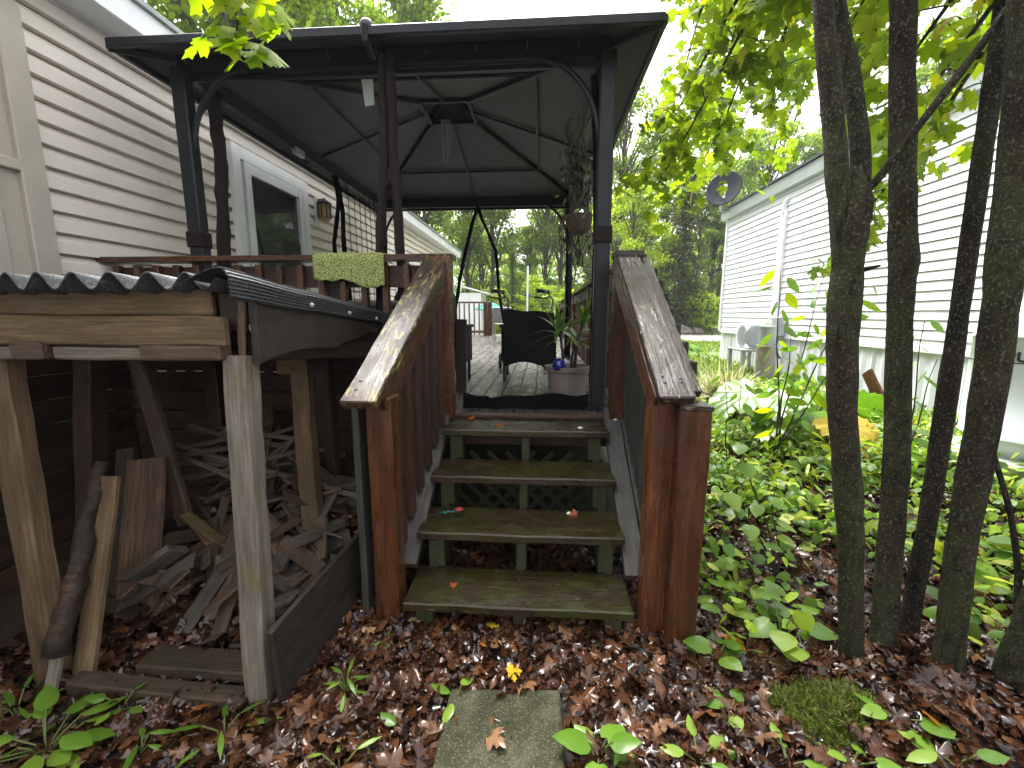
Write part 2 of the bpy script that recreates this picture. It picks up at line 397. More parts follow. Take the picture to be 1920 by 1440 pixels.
def m_corr():
    m, t, o = newmat('corrugated_sheet'); cc = coords(t, (1, 1, 1), rand=False)
    f = nz(t, coords(t, (22, 9, 22), rand=False), 6, 4, .7); s = nz(t, cc, 130, 3)
    c = ramp(t, f, [(.3, (.008, .009, .011)), (.6, (.025, .028, .033)), (.8, (.08, .09, .105))])
    c = mix(t, ramp(t, s, [(.55, (0, 0, 0)), (.68, (.8, .8, .8))]), c, (.15, .165, .185))
    p = N(t, 'ShaderNodeBsdfPrincipled', Roughness=.5); t.links.new(c, p.inputs[0])
    t.links.new(bump(t, s, .6, .004), p.inputs['Normal']); t.links.new(p.outputs[0], o.inputs[0]); return m
CORR = m_corr()
MOSS = plain('moss', (.075, .10, .012), .95, var=.5, vs=40, bmp=1, bs=160)

G = lambda *c: c
L_ATTR = leafmat('leaf_canopy', 'attr', .55, .55, blotch=(.05, .045, .01))
L_FAR = leafmat('leaf_far', 'attr', .45, .7)
L_GRND = leafmat('leaf_ground_cover', 'attr', .4, .45, blotch=(.16, .13, .02))
L_DEAD = leafmat('leaf_dead', 'attr', .0, .17, blotch=(.02, .012, .009))
L_MAPLE = leafmat('leaf_maple', 'obj', .55, .6, [(0, (.13, .22, .010)), (.45, (.22, .33, .012)), (.92, (.34, .42, .014)), (1, (.42, .28, .02))], blotch=(.08, .07, .01))
L_YELL = leafmat('leaf_yellow_green', 'obj', .7, .7, [(0, (.22, .36, .007)), (.5, (.30, .43, .007)), (1, (.40, .48, .008))], blotch=(.10, .12, .01))
L_WEED = leafmat('leaf_weed', 'obj', .3, .28, [(0, (.09, .20, .02)), (.5, (.16, .30, .03)), (1, (.26, .38, .05))], blotch=(.06, .12, .01))
L_RHUB = leafmat('leaf_rhubarb', 'obj', .35, .32, [(0, (.10, .22, .015)), (1, (.18, .33, .03))])
L_RHUBY = leafmat('leaf_rhubarb_yellow', 'obj', .4, .4, [(0, (.5, .36, .04)), (1, (.55, .40, .05))], blotch=(.3, .16, .02))
L_PALM = leafmat('leaf_palm', 'obj', .3, .4, [(0, (.05, .11, .014)), (.7, (.09, .18, .02)), (1, (.24, .28, .04))])
L_FALL = leafmat('leaf_fallen', 'obj', .2, .35, [(0, (.36, .07, .012)), (.5, (.45, .13, .015)), (1, (.5, .2, .02))], blotch=(.2, .07, .01))
L_FALY = leafmat('leaf_fallen_yellow', 'obj', .2, .35, [(0, (.6, .42, .02)), (1, (.6, .42, .02))])
L_STRAW = leafmat('leaf_straw', 'attr', .3, .6)
STEM = plain('stem_green', (.10, .13, .03), .6); STEMD = plain('twig_dark', (.03, .024, .018), .7); STEMR = plain('stem_red', (.25, .13, .06), .5)

# ------------------------------------------------------------------ leaf templates
def fan(outline, cz=.0, fold=.18, droop=.15, cy=.4):
    pts = [(0, cy)] + outline
    v = np.array([(x, y, -abs(x) * fold - droop * y * y + cz) for x, y in pts]); n = len(outline)
    f = np.array([(0, 1 + i, 1 + (i + 1) % n) for i in range(n)])
    return v, f
_h = [(.07, -.02), (.30, -.06), (.24, .10), (.40, .14), (.58, .36), (.44, .37), (.42, .50), (.20, .44), (.22, .62), (.28, .74), (.13, .78), (0, 1.0)]
MAPLE = fan([(0, .02)] + _h + [(-x, y) for x, y in _h[-2::-1]])
_ho = [(.10, .02), (.24, .2), (.28, .42), (.2, .7), (0, 1)]
OVAL = fan([(0, 0)] + _ho + [(-x, y) for x, y in _ho[-2::-1]], fold=.3, droop=.25)
_hh = [(.16, -.1), (.34, .02), (.42, .25), (.36, .52), (.18, .8), (0, 1)]
HEART = fan([(0, .03)] + _hh + [(-x, y) for x, y in _hh[-2::-1]], fold=.22, droop=.28)
_hl = [(.06, .1), (.11, .35), (.09, .65), (0, 1)]
LANCE = fan([(0, 0)] + _hl + [(-x, y) for x, y in _hl[-2::-1]], fold=.4, droop=.35)
DIAM = (np.array([(0, 0, 0), (.32, .45, .05), (0, 1, 0), (-.32, .45, .05)]), np.array([(0, 1, 2), (0, 2, 3)]))

def rots(n, pitch, spread, yaw=None):
    """random leaf frames: yaw about z, pitch (tip down positive) with spread, small roll"""
    ya = rng.uniform(0, 2 * math.pi, n) if yaw is None else yaw + rng.normal(0, .6, n)
    pi = rng.normal(pitch, spread, n); ro = rng.normal(0, .45, n)
    cy, sy, cp, sp, cr, sr = np.cos(ya), np.sin(ya), np.cos(-pi), np.sin(-pi), np.cos(ro), np.sin(ro)
    z = np.zeros(n); o = np.ones(n)
    Rz = np.array([[cy, -sy, z], [sy, cy, z], [z, z, o]]).transpose(2, 0, 1)
    Rx = np.array([[o, z, z], [z, cp, -sp], [z, sp, cp]]).transpose(2, 0, 1)
    Ry = np.array([[cr, z, sr], [z, o, z], [-sr, z, cr]]).transpose(2, 0, 1)
    return Rz @ Rx @ Ry
def scatter_mesh(name, tpl, pos, rot, size, col, mat, jit=.0):
    tv, tf = tpl; n = len(pos); k = len(tv)
    t = np.broadcast_to(tv, (n, k, 3)).copy()
    if jit: t[:, :, 2] += rng.normal(0, jit, (n, k)); 
    v = np.einsum('nij,nkj->nki', rot, t * np.asarray(size).reshape(-1, 1, 1)) + np.asarray(pos)[:, None, :]
    f = (tf[None] + (np.arange(n) * k)[:, None, None]).reshape(-1, 3)
    me = bpy.data.meshes.new(name); me.vertices.add(n * k); me.vertices.foreach_set('co', v.reshape(-1).astype(np.float32))
    me.loops.add(f.size); me.loops.foreach_set('vertex_index', f.reshape(-1).astype(np.int32))
    me.polygons.add(len(f)); me.polygons.foreach_set('loop_start', np.arange(0, f.size, 3, dtype=np.int32))
    me.polygons.foreach_set('loop_total', np.full(len(f), 3, np.int32))
    me.update(calc_edges=True); me.validate()
    a = me.attributes.new('col', 'FLOAT_COLOR', 'POINT')
    c4 = np.ones((n, k, 4), np.float32); c4[:, :, :3] = np.asarray(col)[:, None, :]
    a.data.foreach_set('color', c4.reshape(-1)); me.materials.append(mat)
    me.polygons.foreach_set('use_smooth', np.ones(len(f), bool))
    return me
def cols(n, stops, val=.18):
    s = np.array(stops, float); i = rng.integers(0, len(s), n); j = rng.integers(0, len(s), n); t = rng.random((n, 1))
    return np.clip((s[i] * (1 - t) + s[j] * t) * rng.normal(1, val, (n, 1)), .003, .9)
_lm = {}
def leafobj(name, tplname, tpl, mat, parent, m4):
    key = (tplname, mat.name)
    if key not in _lm:
        me = bpy.data.meshes.new(name); me.from_pydata([tuple(p) for p in tpl[0]], [], [tuple(int(i) for i in q) for q in tpl[1]])
        me.materials.append(mat); me.polygons.foreach_set('use_smooth', [True] * len(me.polygons)); _lm[key] = me
    o = bpy.data.objects.new(name, _lm[key]); link(o, parent); o.matrix_local = m4; return o
def lm4(pos, rot3, s):
    return M.Translation(V(pos)) @ M([list(map(float, r)) for r in rot3]).to_4x4() @ M.Scale(s, 4)

# ------------------------------------------------------------------ terrain
def ss(a, b, x):
    t = np.clip((x - a) / (b - a), 0, 1); return t * t * (3 - 2 * t)
def zg(x, y):
    x = np.asarray(x, float); y = np.asarray(y, float)
    z = .42 * (1 - (1 - ss(.9, 3.6, x)) * (1 - ss(2.6, 9.5, y)))
    z = z + .05 * np.exp(-((x + .1) / .8) ** 2 - ((y - 1.75) / .3) ** 2)            # leaves heaped at the bottom step
    z = z + .10 * np.exp(-((x - 1.45) / .35) ** 2 - ((y - 1.45) / .28) ** 2)         # root mound of the maples
    z = z + .40 * np.exp(-((x + 1.5) / .58) ** 2 - ((y - 2.35) / .36) ** 2)            # rubble heap inside the shed
    return z
def gz(x, y): return float(zg(x, y))
def axis(lo, hi, step, far, k=1.35):
    a = list(np.arange(lo, hi + 1e-6, step)); s = step
    while a[-1] < far: s *= k; a.append(a[-1] + s)
    s = step; b = []
    p = lo
    while p > -far: s *= k; p -= s; b.append(p)
    return np.array(b[::-1] + a)
gx = axis(-4, 5, .06, 420); gy = axis(-1.5, 12, .06, 420)
X, Y = np.meshgrid(gx, gy); Z = zg(X, Y)
Z = Z + np.array([noise.noise(V((a * 2.3, b * 2.3, 0))) * .022 + noise.noise(V((a * 9, b * 9, 3))) * .008 for a, b in zip(X.ravel(), Y.ravel())]).reshape(X.shape)
me = bpy.data.meshes.new('ground'); nx, ny = len(gx), len(gy)
idx = np.arange(nx * ny).reshape(ny, nx)
me.from_pydata(np.stack([X, Y, Z], -1).reshape(-1, 3).tolist(), [], np.stack([idx[:-1, :-1], idx[:-1, 1:], idx[1:, 1:], idx[1:, :-1]], -1).reshape(-1, 4).tolist())
me.materials.append(GROUND); me.polygons.foreach_set('use_smooth', [True] * len(me.polygons))
tag(link(bpy.data.objects.new('ground', me)), kind='structure')
b = B(); n = 40
for i in range(n + 1):
    x = -40 + 90 * i / n
    for yy, zz in ((16.6 + .3 * math.sin(x * .7), .47), (21.5 + .5 * math.sin(x * .4), .47)): b.v.append(V((x, yy, zz)))
b.f = [(2 * i, 2 * i + 1, 2 * i + 3, 2 * i + 2) for i in range(n)]
tag(b.build('road', ROAD), kind='structure')

# ------------------------------------------------------------------ beige mobile home on the left
HX = -3.0
house = thing('mobile_home', 'beige vinyl-sided home along the deck with a white eave', 'house', (HX, 6, .4))
b = B(); b.box((-5.5 - .02, 6.3, 1.9), (5.0, 16.6, 2.86)); b.build('wall', BEIGE, house)
h = .127
prof = [(-.006, h), (.0, h * .99), (.006, h * .92), (.018, h * .80), (.030, h * .72), (.034, h * .12), (.031, h * .10), (.0, h * .13), (-.006, h * .1), (-.01, h * .1), (-.01, h)]
for i in range(22):
    z0 = .54 + i * h
    y0 = -2.0; y1 = -2.0 + (1.1, 2.9, 2.0)[i % 3]; k = 0
    while y0 < 14.6:
        b = B(); e = .0022 * (k % 2); b.prism([(HX + p + e, z0 + q) for p, q in prof], 'y', y0 - (.03 if k % 2 else 0), min(14.6, y1 + (.03 if k % 2 else 0))); b.build('siding_plank', BEIGE, house)
        y0 = y1; y1 += 3.66; k += 1
b = B(); b.box((-2.865, 6.3, 3.34), (.27, 16.9, .014)); b.build('soffit', WHITE, house)
b = B(); b.box((-2.74, 6.3, 3.415), (.022, 16.9, .17)); b.build('fascia', WHITE, house, bevel=.004)
b = B(); b.sheet([(-2.70, -2.2, 3.505), (-2.70, 14.8, 3.505), (-6, 14.8, 4.05), (-6, -2.2, 4.05)], .03); b.build('roof', METALG, house)
b = B(); b.box((-2.985, 14.59, 1.95), (.06, .1, 2.78)); b.build('corner_trim', WHITE, house)
# glazed deck door
d = B()
d.box((-2.95, 4.20, 1.92), (.055, .12, 2.28)); d.box((-2.95, 5.42, 1.92), (.055, .12, 2.28)); d.box((-2.95, 4.81, 3.0), (.052, 1.1, .12))
door = d.build('door', WHITE, house, bevel=.004)
d = B(); d.box((-2.935, 4.34, 1.86), (.045, .09, 2.14)); d.box((-2.935, 5.29, 1.86), (.045, .08, 2.14)); d.box((-2.936, 4.81, 2.88), (.043, .86, .1)); d.box((-2.936, 4.81, .84), (.043, .86, .12))
fr = d.build('door_frame', WHITE, door, bevel=.003)
d = B(); d.box((-2.955, 4.81, 1.86), (.012, .87, 2.0)); d.build('glass_pane', DGLASS, door)
d = B(); d.box((-2.945, 5.11, 1.72), (.006, .42, 1.15)); d.build('dark_curtain', BLACK, door)
d = B(); d.box((-2.905, 5.3, 1.78), (.03, .03, .16)); d.build('handle', GREYM, door, bevel=.004)
# beige panelled storm door near the camera
d = B(); d.box((-2.94, 2.43, 1.9), (.07, .13, 2.5)); d.box((-2.94, 1.35, 1.9), (.07, .13, 2.5)); d.box((-2.942, 1.89, 3.08), (.066, .95, .13))
sdoor = d.build('storm_door', BEIGED, house, bevel=.006); sdoor['label'] = 'beige panelled storm door at the near end'
d = B(); d.box((-2.955, 1.89, 1.85), (.03, .95, 2.3)); d.build('door_leaf', BEIGED, sdoor)
for zc, hh in ((2.62, .62), (1.85, .72), (1.1, .5)):
    d = B(); d.box((-2.932, 1.89, zc), (.022, .74, hh)); d.build('panel', BEIGED, sdoor, bevel=.008)
d = B(); d.box((-2.925, 1.89, 2.27), (.04, .95, .06)); d.build('rail_moulding', BEIGED, sdoor, bevel=.006)
# far window
d = B(); d.box((-2.96, 9.2, 2.3), (.05, .95, .95)); wn = d.build('window', WHITE, house, bevel=.004)
d = B(); d.box((-2.93, 9.2, 2.3), (.01, .78, .78)); d.build('pane', WGLASS, wn)
d = B(); d.box((-2.92, 9.2, 2.3), (.014, .78, .03)); d.build('glazing_bar', WHITE, wn)
d = B(); d.box((-2.96, 11.6, 2.35), (.05, .9, .9)); wn = d.build('window', WHITE, house, bevel=.004)
d = B(); d.box((-2.93, 11.6, 2.35), (.01, .74, .74)); d.build('pane', WGLASS, wn)
# wall lantern
lan = thing('wall_lantern', 'amber glass wall lantern on the beige siding beyond the white door', 'lantern', (-2.97, 5.75, 2.72))
d = B(); d.box((-2.955, 5.75, 2.78), (.03, .12, .34)); d.build('back_plate', WHITE, lan, bevel=.004)
d = B(); d.lathe((-2.86, 5.75, 2.66), [(.055, 0), (.075, .05), (.075, .2), (.06, .22)], 8); d.build('lamp_glass', AMBER, lan)
for k in range(8):
    a = 2 * math.pi * k / 8
    d = B(); d.bar((-2.86 + .078 * math.cos(a), 5.75 + .078 * math.sin(a), 2.70), (-2.86 + .078 * math.cos(a), 5.75 + .078 * math.sin(a), 2.87), .012); d.build('cage_bar', BLACK, lan)
d = B(); d.lathe((-2.86, 5.75, 2.88), [(.095, 0), (.09, .012), (.03, .05), (.012, .07)], 12); d.build('cap', BLACK, lan)
d = B(); d.bar((-2.94, 5.75, 2.93), (-2.86, 5.75, 2.93), .02); d.build('arm', BLACK, lan)

# ------------------------------------------------------------------ white trailer on the right
TX = 4.05
tr = thing('white_trailer', 'long white vinyl-sided trailer with ribbed skirting and grey eave', 'trailer', (TX, 4, .42))
b = B(); b.box((6.05, 4.0, 2.0), (3.96, 12.2, 3.1)); b.build('wall', VINYLW, tr)
h = .1016; prof = [(.006, h), (-.002, h * .97), (-.016, .009), (-.015, .007), (.0, .009), (.008, .01), (.008, h)]
for i in range(24):
    z0 = 1.08 + i * h
    y0 = -2.05; y1 = -2.05 + (1.3, 3.1, 2.2)[i % 3]; k = 0
    while y0 < 10.08:
        b = B(); e = -.0022 * (k % 2); b.prism([(TX + p + e, z0 + q) for p, q in prof], 'y', y0 - (.03 if k % 2 else 0), min(10.08, y1 + (.03 if k % 2 else 0))); b.build('siding_plank', VINYLW, tr)
        y0 = y1; y1 += 3.66; k += 1
for k in range(24):                                       # ribbed skirting panels
    y0 = -2.0 + k * .5
    if y0 > 9.9: break
    y1 = min(y0 + .49, 10.08); b = B(); pts = [(TX + .02, y0)]
    for j in range(9):
        yj = y0 + (y1 - y0) * (j + .5) / 9; pts.append((TX + (.008 if j % 3 else -.008), yj))
    pts += [(TX + .02, y1), (TX + .05, y1), (TX + .05, y0)]
    b.prism(pts, 'z', .34, 1.068); b.build('skirting_panel', SKIRTW, tr)
b = B(); b.box((TX - .012, 4.02, 1.07), (.05, 12.14, .03)); b.build('skirting_trim', WHITE, tr)
b = B(); b.box((TX - .01, 4.02, .37), (.06, 12.14, .03)); b.build('ground_trim', DISHM, tr)
b = B(); b.box((TX - .02, 10.09, 2.3), (.06, .06, 2.42)); b.build('corner_trim', WHITE, tr)
b = B(); b.box((TX - .05, 4.05, 3.50), (.10, 12.4, .06)); b.build('eave_moulding', METALG, tr, bevel=.01)
b = B(); b.box((TX - .085, 4.05, 3.60), (.03, 12.5, .15)); b.build('fascia', METALG, tr, bevel=.005)
b = B(); b.sheet([(TX - .13, -2.3, 3.682), (TX - .13, 10.3, 3.682), (6, 10.3, 3.95), (6, -2.3, 3.95)][::-1], .03); b.build('roof', DISHM, tr)
b = B(); b.box((TX - .035, 7.8, 2.15), (.05, .16, 2.0)); b.tube([(TX - .04, 7.8, 3.1), (TX - .04, 7.8, 3.25), (TX - .02, 7.75, 3.34)], .04, 8); b.build('conduit_cover', WHITE, tr, bevel=.004)
mt = thing('meter_box', 'grey electric meter box on the white trailer wall', 'meter', (4.0, 7.55, 1.25))
b = B(); b.box((3.96, 7.55, 1.25), (.12, .24, .32)); b.build('case', GREYM, mt, bevel=.01)
b = B(); b.tube([(3.96, 7.55, 1.09), (3.95, 7.55, .95), (3.96, 7.5, .8), (3.99, 7.45, .72)], .018, 8); b.build('cable', DISHM, mt, smooth=True)
# heat pump on a small table
tb = thing('side_table', 'small grey plastic table carrying the white fan unit', 'table', (3.55, 7.75, gz(3.55, 7.75)))
b = B(); b.box((3.58, 7.75, .85), (.42, .62, .035)); b.build('table_top', GREYM, tb, bevel=.006)
for sx in (3.41, 3.75):
    for sy in (7.49, 8.01):
        b = B(); b.bar((sx, sy, gz(sx, sy) - .01), (sx, sy, .835), .055); b.build('leg', GREYM, tb)
hp = thing('fan_unit', 'white outdoor fan unit with round grille on the grey table', 'air conditioner', (3.6, 7.8, .868))
b = B(); b.box((3.64, 7.8, 1.08), (.28, .5, .42)); b.build('casing', WHITE, hp, bevel=.015)
b = B(); b.lathe((0, 0, 0), [(.19, -.01), (.19, .012), (.16, .02), (.04, .024)], 24)
o = b.build('fan_grille', GREYM, hp); o.matrix_local = PW(hp, M.Translation((3.62, 7.545, 1.08)) @ M.Rotation(R(90), 4, 'X'))
b = B(); b.lathe((0, 0, 0), [(.19, -.01), (.19, .012), (.16, .02), (.04, .024)], 24)
o = b.build('fan_grille', GREYM, hp); o.matrix_local = PW(hp, M.Translation((3.495, 7.8, 1.08)) @ M.Rotation(R(-90), 4, 'Y'))
rp = thing('rusty_barrel', 'rusty upright metal drum standing before the trailer wall', 'barrel', (3.5, 6.95, gz(3.5, 6.95)))
b = B(); b.lathe((3.5, 6.95, gz(3.5, 6.95) - .02), [(.14, 0), (.145, .01), (.14, .03), (.14, .55), (.148, .56), (.14, .58)], 20); b.build('drum', RUST, rp, smooth=False)
b = B(); b.lathe((3.5, 6.95, gz(3.5, 6.95) + .56), [(.12, 0), (.12, .26), (.13, .27), (.13, .29), (.02, .30)], 18); b.build('upper_can', GREYM, rp)
b = B(); b.tube([(3.95, 8.6, 1.2), (3.86, 8.6, 1.15), (3.84, 8.5, .8), (3.9, 8.4, .6)], .015, 8); tag(b.build('hose', POTB, smooth=True), 'tan hose looping out of the trailer wall by the fan unit', 'hose')
# dish
ds = thing('satellite_dish', 'dark grey satellite dish on the far corner of the trailer roof', 'satellite dish', (3.95, 9.8, 3.6))
pr = [(.36 * math.sin(a) , -.07 * (1 - math.sin(a) ** 2)) for a in np.linspace(.05, math.pi / 2, 8)]
b = B(); b.lathe((0, 0, 0), pr + [(.365, .004), (.35, .012)] + [(r * .95, z + .012) for r, z in pr[::-1]], 28)
dq = V((-.62, -.75, .22)).to_track_quat('Z', 'Y').to_matrix().to_4x4()
o = b.build('reflector', plain('reflector_grey', (.045, .05, .058), .75, spec=.2), ds, smooth=True); o.matrix_local = PW(ds, M.Translation((3.8, 9.85, 4.06)) @ dq)
b = B(); b.tube([(3.78, 9.9, 3.63), (3.80, 9.95, 3.75), (3.80, 9.93, 4.0)], .026, 8); b.build('mast', GREYM, ds)
b = B(); b.tube([(3.78, 9.83, 3.9), (3.72, 9.6, 3.82), (3.67, 9.45, 3.97)], .014, 6); b.box((3.66, 9.43, 4.0), (.05, .07, .06)); b.build('feed_arm', WHITE, ds)
b = B(); b.box((3.92, 9.9, 3.62), (.3, .05, .03)); b.build('foot', GREYM, ds)
# leaning board
board('scrap_board', (3.93, 5.35, gz(3.9, 5.3) + .02), (3.99, 5.22, .86), .15, .03, RED, up=(1, 0, .2))
tag(bpy.data.objects['scrap_board'], 'reddish brown board leaning against the trailer skirting', 'board')
bpy.data.objects['scrap_board'].matrix_local = M.Translation((3.88, 5.2, .60)) @ M.Rotation(R(-35), 4, 'X') @ M.Rotation(R(84), 4, 'Y')
# gas tank
tk = thing('gas_tank', 'white upright gas tank with dark lettering beside the trailer', 'gas tank', (3.36, 3.1, gz(3.36, 3.1)))
g0 = gz(3.36, 3.1)
b = B(); b.lathe((3.36, 3.1, g0 - .03), [(.44, 0), (.44, .1), (.42, .12)], 28); b.build('concrete_pad', CONC, tk)
b = B(); b.lathe((3.36, 3.1, g0 + .09), [(.28, 0), (.28, .06), (.345, .12), (.352, .125), (.345, .13), (.345, .80), (.352, .805), (.345, .81), (.335, .88), (.29, .97), (.2, 1.03), (.12, 1.05)], 40)
b.build('vessel', TANKM, tk, smooth=True)
b = B(); b.lathe((3.36, 3.1, g0 + 1.12), [(.17, 0), (.17, .1), (.15, .14), (.02, .16)], 24); b.build('valve_hood', TANKM, tk, smooth=True)
def wraptext(body, size, mat, ang, z, name):
    c = bpy.data.curves.new(name, 'FONT'); c.body = body; c.size = size; c.extrude = .001; c.offset = .004
    o = bpy.data.objects.new(name, c); sc.collection.objects.link(o)
    dg = bpy.context.evaluated_depsgraph_get(); me2 = bpy.data.meshes.new_from_object(o.evaluated_get(dg)); bpy.data.objects.remove(o)
    for vv in me2.vertices:
        a = ang + vv.co.x / .347
        vv.co = V((3.36 + (.3475 + vv.co.z) * math.cos(a), 3.1 + (.3475 + vv.co.z) * math.sin(a), z + vv.co.y)) - V(tk.location)
    me2.materials.clear(); me2.materials.append(mat)
    o = bpy.data.objects.new(name, me2); link(o, tk); return o
wraptext('BUD', .085, TXT, R(196), g0 + .74, 'lettering')
b = B(); A0 = R(184)
for s, (a0, a1, z0, z1) in enumerate(((0, .19, .768, .768), (0.05, .19, .768, .79), (0.0, .19, .752, .76))):
    pts = []
    for a, z in ((a0, z0), (a1, z0 - .006), (a1, z1 + .004)):
        pts.append((3.36 + .3485 * math.cos(A0 + a), 3.1 + .3485 * math.sin(A0 + a), g0 + z))
    b.face(*pts)
b.build('red_swoosh', TXR, tk)
b = B(); b.lathe((3.36, 3.1, g0 + .725), [(.3462, 0), (.3468, .002), (.3468, .006), (.3462, .008)], 40); b.build('pinstripe', TXT, tk)

# ------------------------------------------------------------------ deck
DZ = .78
deck = thing('wooden_deck', 'raised grey-board deck with red-brown guard rails beside the beige home', 'deck', (-1.1, 2.9, 0))
x = -2.93
while x < .58:
    board('deck_board', (x + .07, 2.84, DZ - .019), (x + .07, 7.4, DZ - .019), .138, .038, DECK, deck)
    board('deck_board', (x + .07, 7.407, DZ - .019), (x + .07, 13.9, DZ - .019), .138, .038, DECK, deck)
    x += .1445
board('rim_board', (-2.95, 2.80, DZ - .10), (.66, 2.80, DZ - .10), .04, .19, REDK, deck, up=(0, 0, 1))
board('edge_board', (-.56, 2.80, DZ + .002), (.44, 2.80, DZ + .002), .075, .02, REDK, deck)
board('rim_board', (.66, 2.83, DZ - .10), (.66, 13.9, DZ - .10), .04, .19, REDK, deck)
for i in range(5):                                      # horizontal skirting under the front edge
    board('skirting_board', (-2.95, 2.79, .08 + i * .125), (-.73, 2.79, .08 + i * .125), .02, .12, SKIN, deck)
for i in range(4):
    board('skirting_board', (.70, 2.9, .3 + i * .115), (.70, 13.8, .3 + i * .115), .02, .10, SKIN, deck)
# front guard
board('guard_cap', (-3.0, 2.855, 1.815), (-.57, 2.855, 1.815), .14, .035, RED, deck)
board('guard_rail', (-2.95, 2.885, 1.70), (-.70, 2.885, 1.70), .035, .14, REDK, deck)
board('guard_rail', (-2.95, 2.885, .92), (-.70, 2.885, .92), .035, .10, REDK, deck)
k = 0; x = -2.9
while x < -.72:
    o = board('baluster', (x, 2.843, .70), (x, 2.843, 1.778), .04, .045, RED, deck, up=(0, 1, 0)); x += .144
for x in (-2.2, -1.45):
    board('guard_post', (x, 2.95, DZ), (x, 2.95, 1.79), .088, .088, REDK, deck, up=(0, 1, 0))
# right guard running back
board('guard_cap', (.60, 2.9, 1.815), (.60, 13.9, 1.815), .14, .035, CAPR, deck)
board('guard_rail', (.585, 2.92, 1.70), (.585, 13.9, 1.70), .035, .12, REDK, deck)
y = 3.1
while y < 13.8:
    board('baluster', (.625, y, .72), (.625, y, 1.79), .04, .04, REDK, deck, up=(0, 1, 0)); y += .15
for y in (5.4, 7.9, 10.4, 13.8):
    board('guard_post', (.60, y, DZ), (.60, y, 1.79), .09, .09, RED, deck, up=(0, 1, 0))
# far guard and its two posts
for x0, x1 in ((-2.9, -1.75),):
    board('far_rail', (x0, 13.85, 1.83), (x1, 13.85, 1.83), .12, .05, FARWOOD, deck)
    board('far_rail', (x0, 13.85, .9), (x1, 13.85, .9), .05, .08, FARWOOD, deck)
    x = x0 + .1
    while x < x1 - .05:
        board('far_baluster', (x, 13.85, .8), (x, 13.85, 1.8), .04, .04, FARWOOD, deck, up=(0, 1, 0)); x += .16
for p in ((-1.78, 13.8), (-1.66, 13.95)):
    board('far_post', (*p, .4), (*p, 1.85), .12, .12, RED, deck, up=(0, 1, 0))
board('far_rail', (-1.6, 15.6, 1.35), (.6, 15.6, 1.35), .1, .05, FARWOOD, deck)
board('far_post', (-1.25, 15.6, .35), (-1.25, 15.6, 1.34), .12, .12, RED, deck, up=(0, 1, 0))

# ------------------------------------------------------------------ stairs
st = thing('deck_stairs', 'mossy open wooden steps with red-brown posts and sloping handrails', 'stairs', (-.1, 2.2, 0))
TR = [(1.68, .19), (1.93, .395), (2.21, .575), (2.48, .765)]
for i, (y, z) in enumerate(TR):
    board('tread', (-.605, y + .145, z - .02), (.41, y + .145 + .004, z - .021), .29 if i < 3 else .28, .042, TREAD, st, rough=.003, bev=.006)
for x in (-.53, -.09, .34):
    b = B(); p = [(1.72, -.1)]
    for (y, z) in TR: p += [(y + .03, z - .043), (y + .275, z - .043)] if y < 2.4 else [(y + .03, z - .043), (2.775, z - .043)]
    q = []
    for i, (y, z) in enumerate(TR):
        q += [(y + .035, (TR[i - 1][1] if i else -.1) - .05), (y + .035, z - .043)]
    poly = [(1.715, -.08)] + q[1:] + [(2.775, .72), (2.775, .45), (2.0, -.08)]
    b.prism(poly, 'x', x - .022, x + .022); b.build('stringer', STRG, st, bevel=.002)
# riser block pieces that show as green uprights between treads
for (y, z), zb in zip(TR, [.0] + [t[1] for t in TR[:3]]):
    for x in (-.51, -.085, .325):
        board('riser_block', (x, y + .06, zb + (.002 if zb else -.06)), (x, y + .06, z - .044), .045 if x > -.2 and x < .1 else .07, .04, STRG, st, up=(0, 1, 0))
# sloping flat side boards
board('side_board', (-.635, 1.86, .255), (-.635, 2.77, .845), .10, .04, SKIRT, st, rough=.003)
board('side_board', (-.728, 1.86, .262), (-.728, 2.77, .852), .075, .04, SKIRT, st, rough=.003)
board('side_board', (.45, 1.86, .245), (.45, 2.77, .835), .10, .04, SKIRT, st, rough=.003)
board('side_board', (.54, 1.86, .252), (.54, 2.77, .842), .07, .04, SKIRT, st, rough=.003)
# posts
def post(name, x, y, z0, z1, w, mat=RED, t=None): return board(name, (x, y, z0), (x, y, z1), w, t or w, mat, st, up=(0, 1, 0), rough=.003, bev=.006)
post('newel_post', -.692, 1.80, -.08, 1.10, .112)
post('newel_post', -.63, 2.735, .78, 1.80, .125)
post('newel_post', .508, 1.79, -.08, 1.10, .112)
post('newel_post', .605, 1.735, -.08, 1.085, .125)
post('newel_post', .50, 2.735, .78, 1.79, .125)
board('post_cap', (.43, 2.73, 1.805), (.60, 2.73, 1.805), .16, .035, CAPR, st)
board('post_cap', (.54, 1.735, 1.095), (.672, 1.735, 1.088), .13, .02, CAPR, st)
# handrails
board('handrail', (-.735, 1.655, 1.085), (-.655, 2.77, 1.805), .155, .045, CAP, st, rough=.003, bev=.006)
board('handrail', (.525, 1.655, 1.12), (.50, 2.70, 1.80), .135, .045, CAPR, st, rough=.003, bev=.006)
board('under_rail', (-.668, 1.74, 1.055), (-.60, 2.70, 1.675), .03, .11, RED, st)
board('under_rail', (.47, 1.74, 1.08), (.45, 2.68, 1.69), .03, .11, RED, st)
board('outer_rail', (.63, 1.80, 1.12), (.605, 2.72, 1.77), .07, .04, CAPR, st)
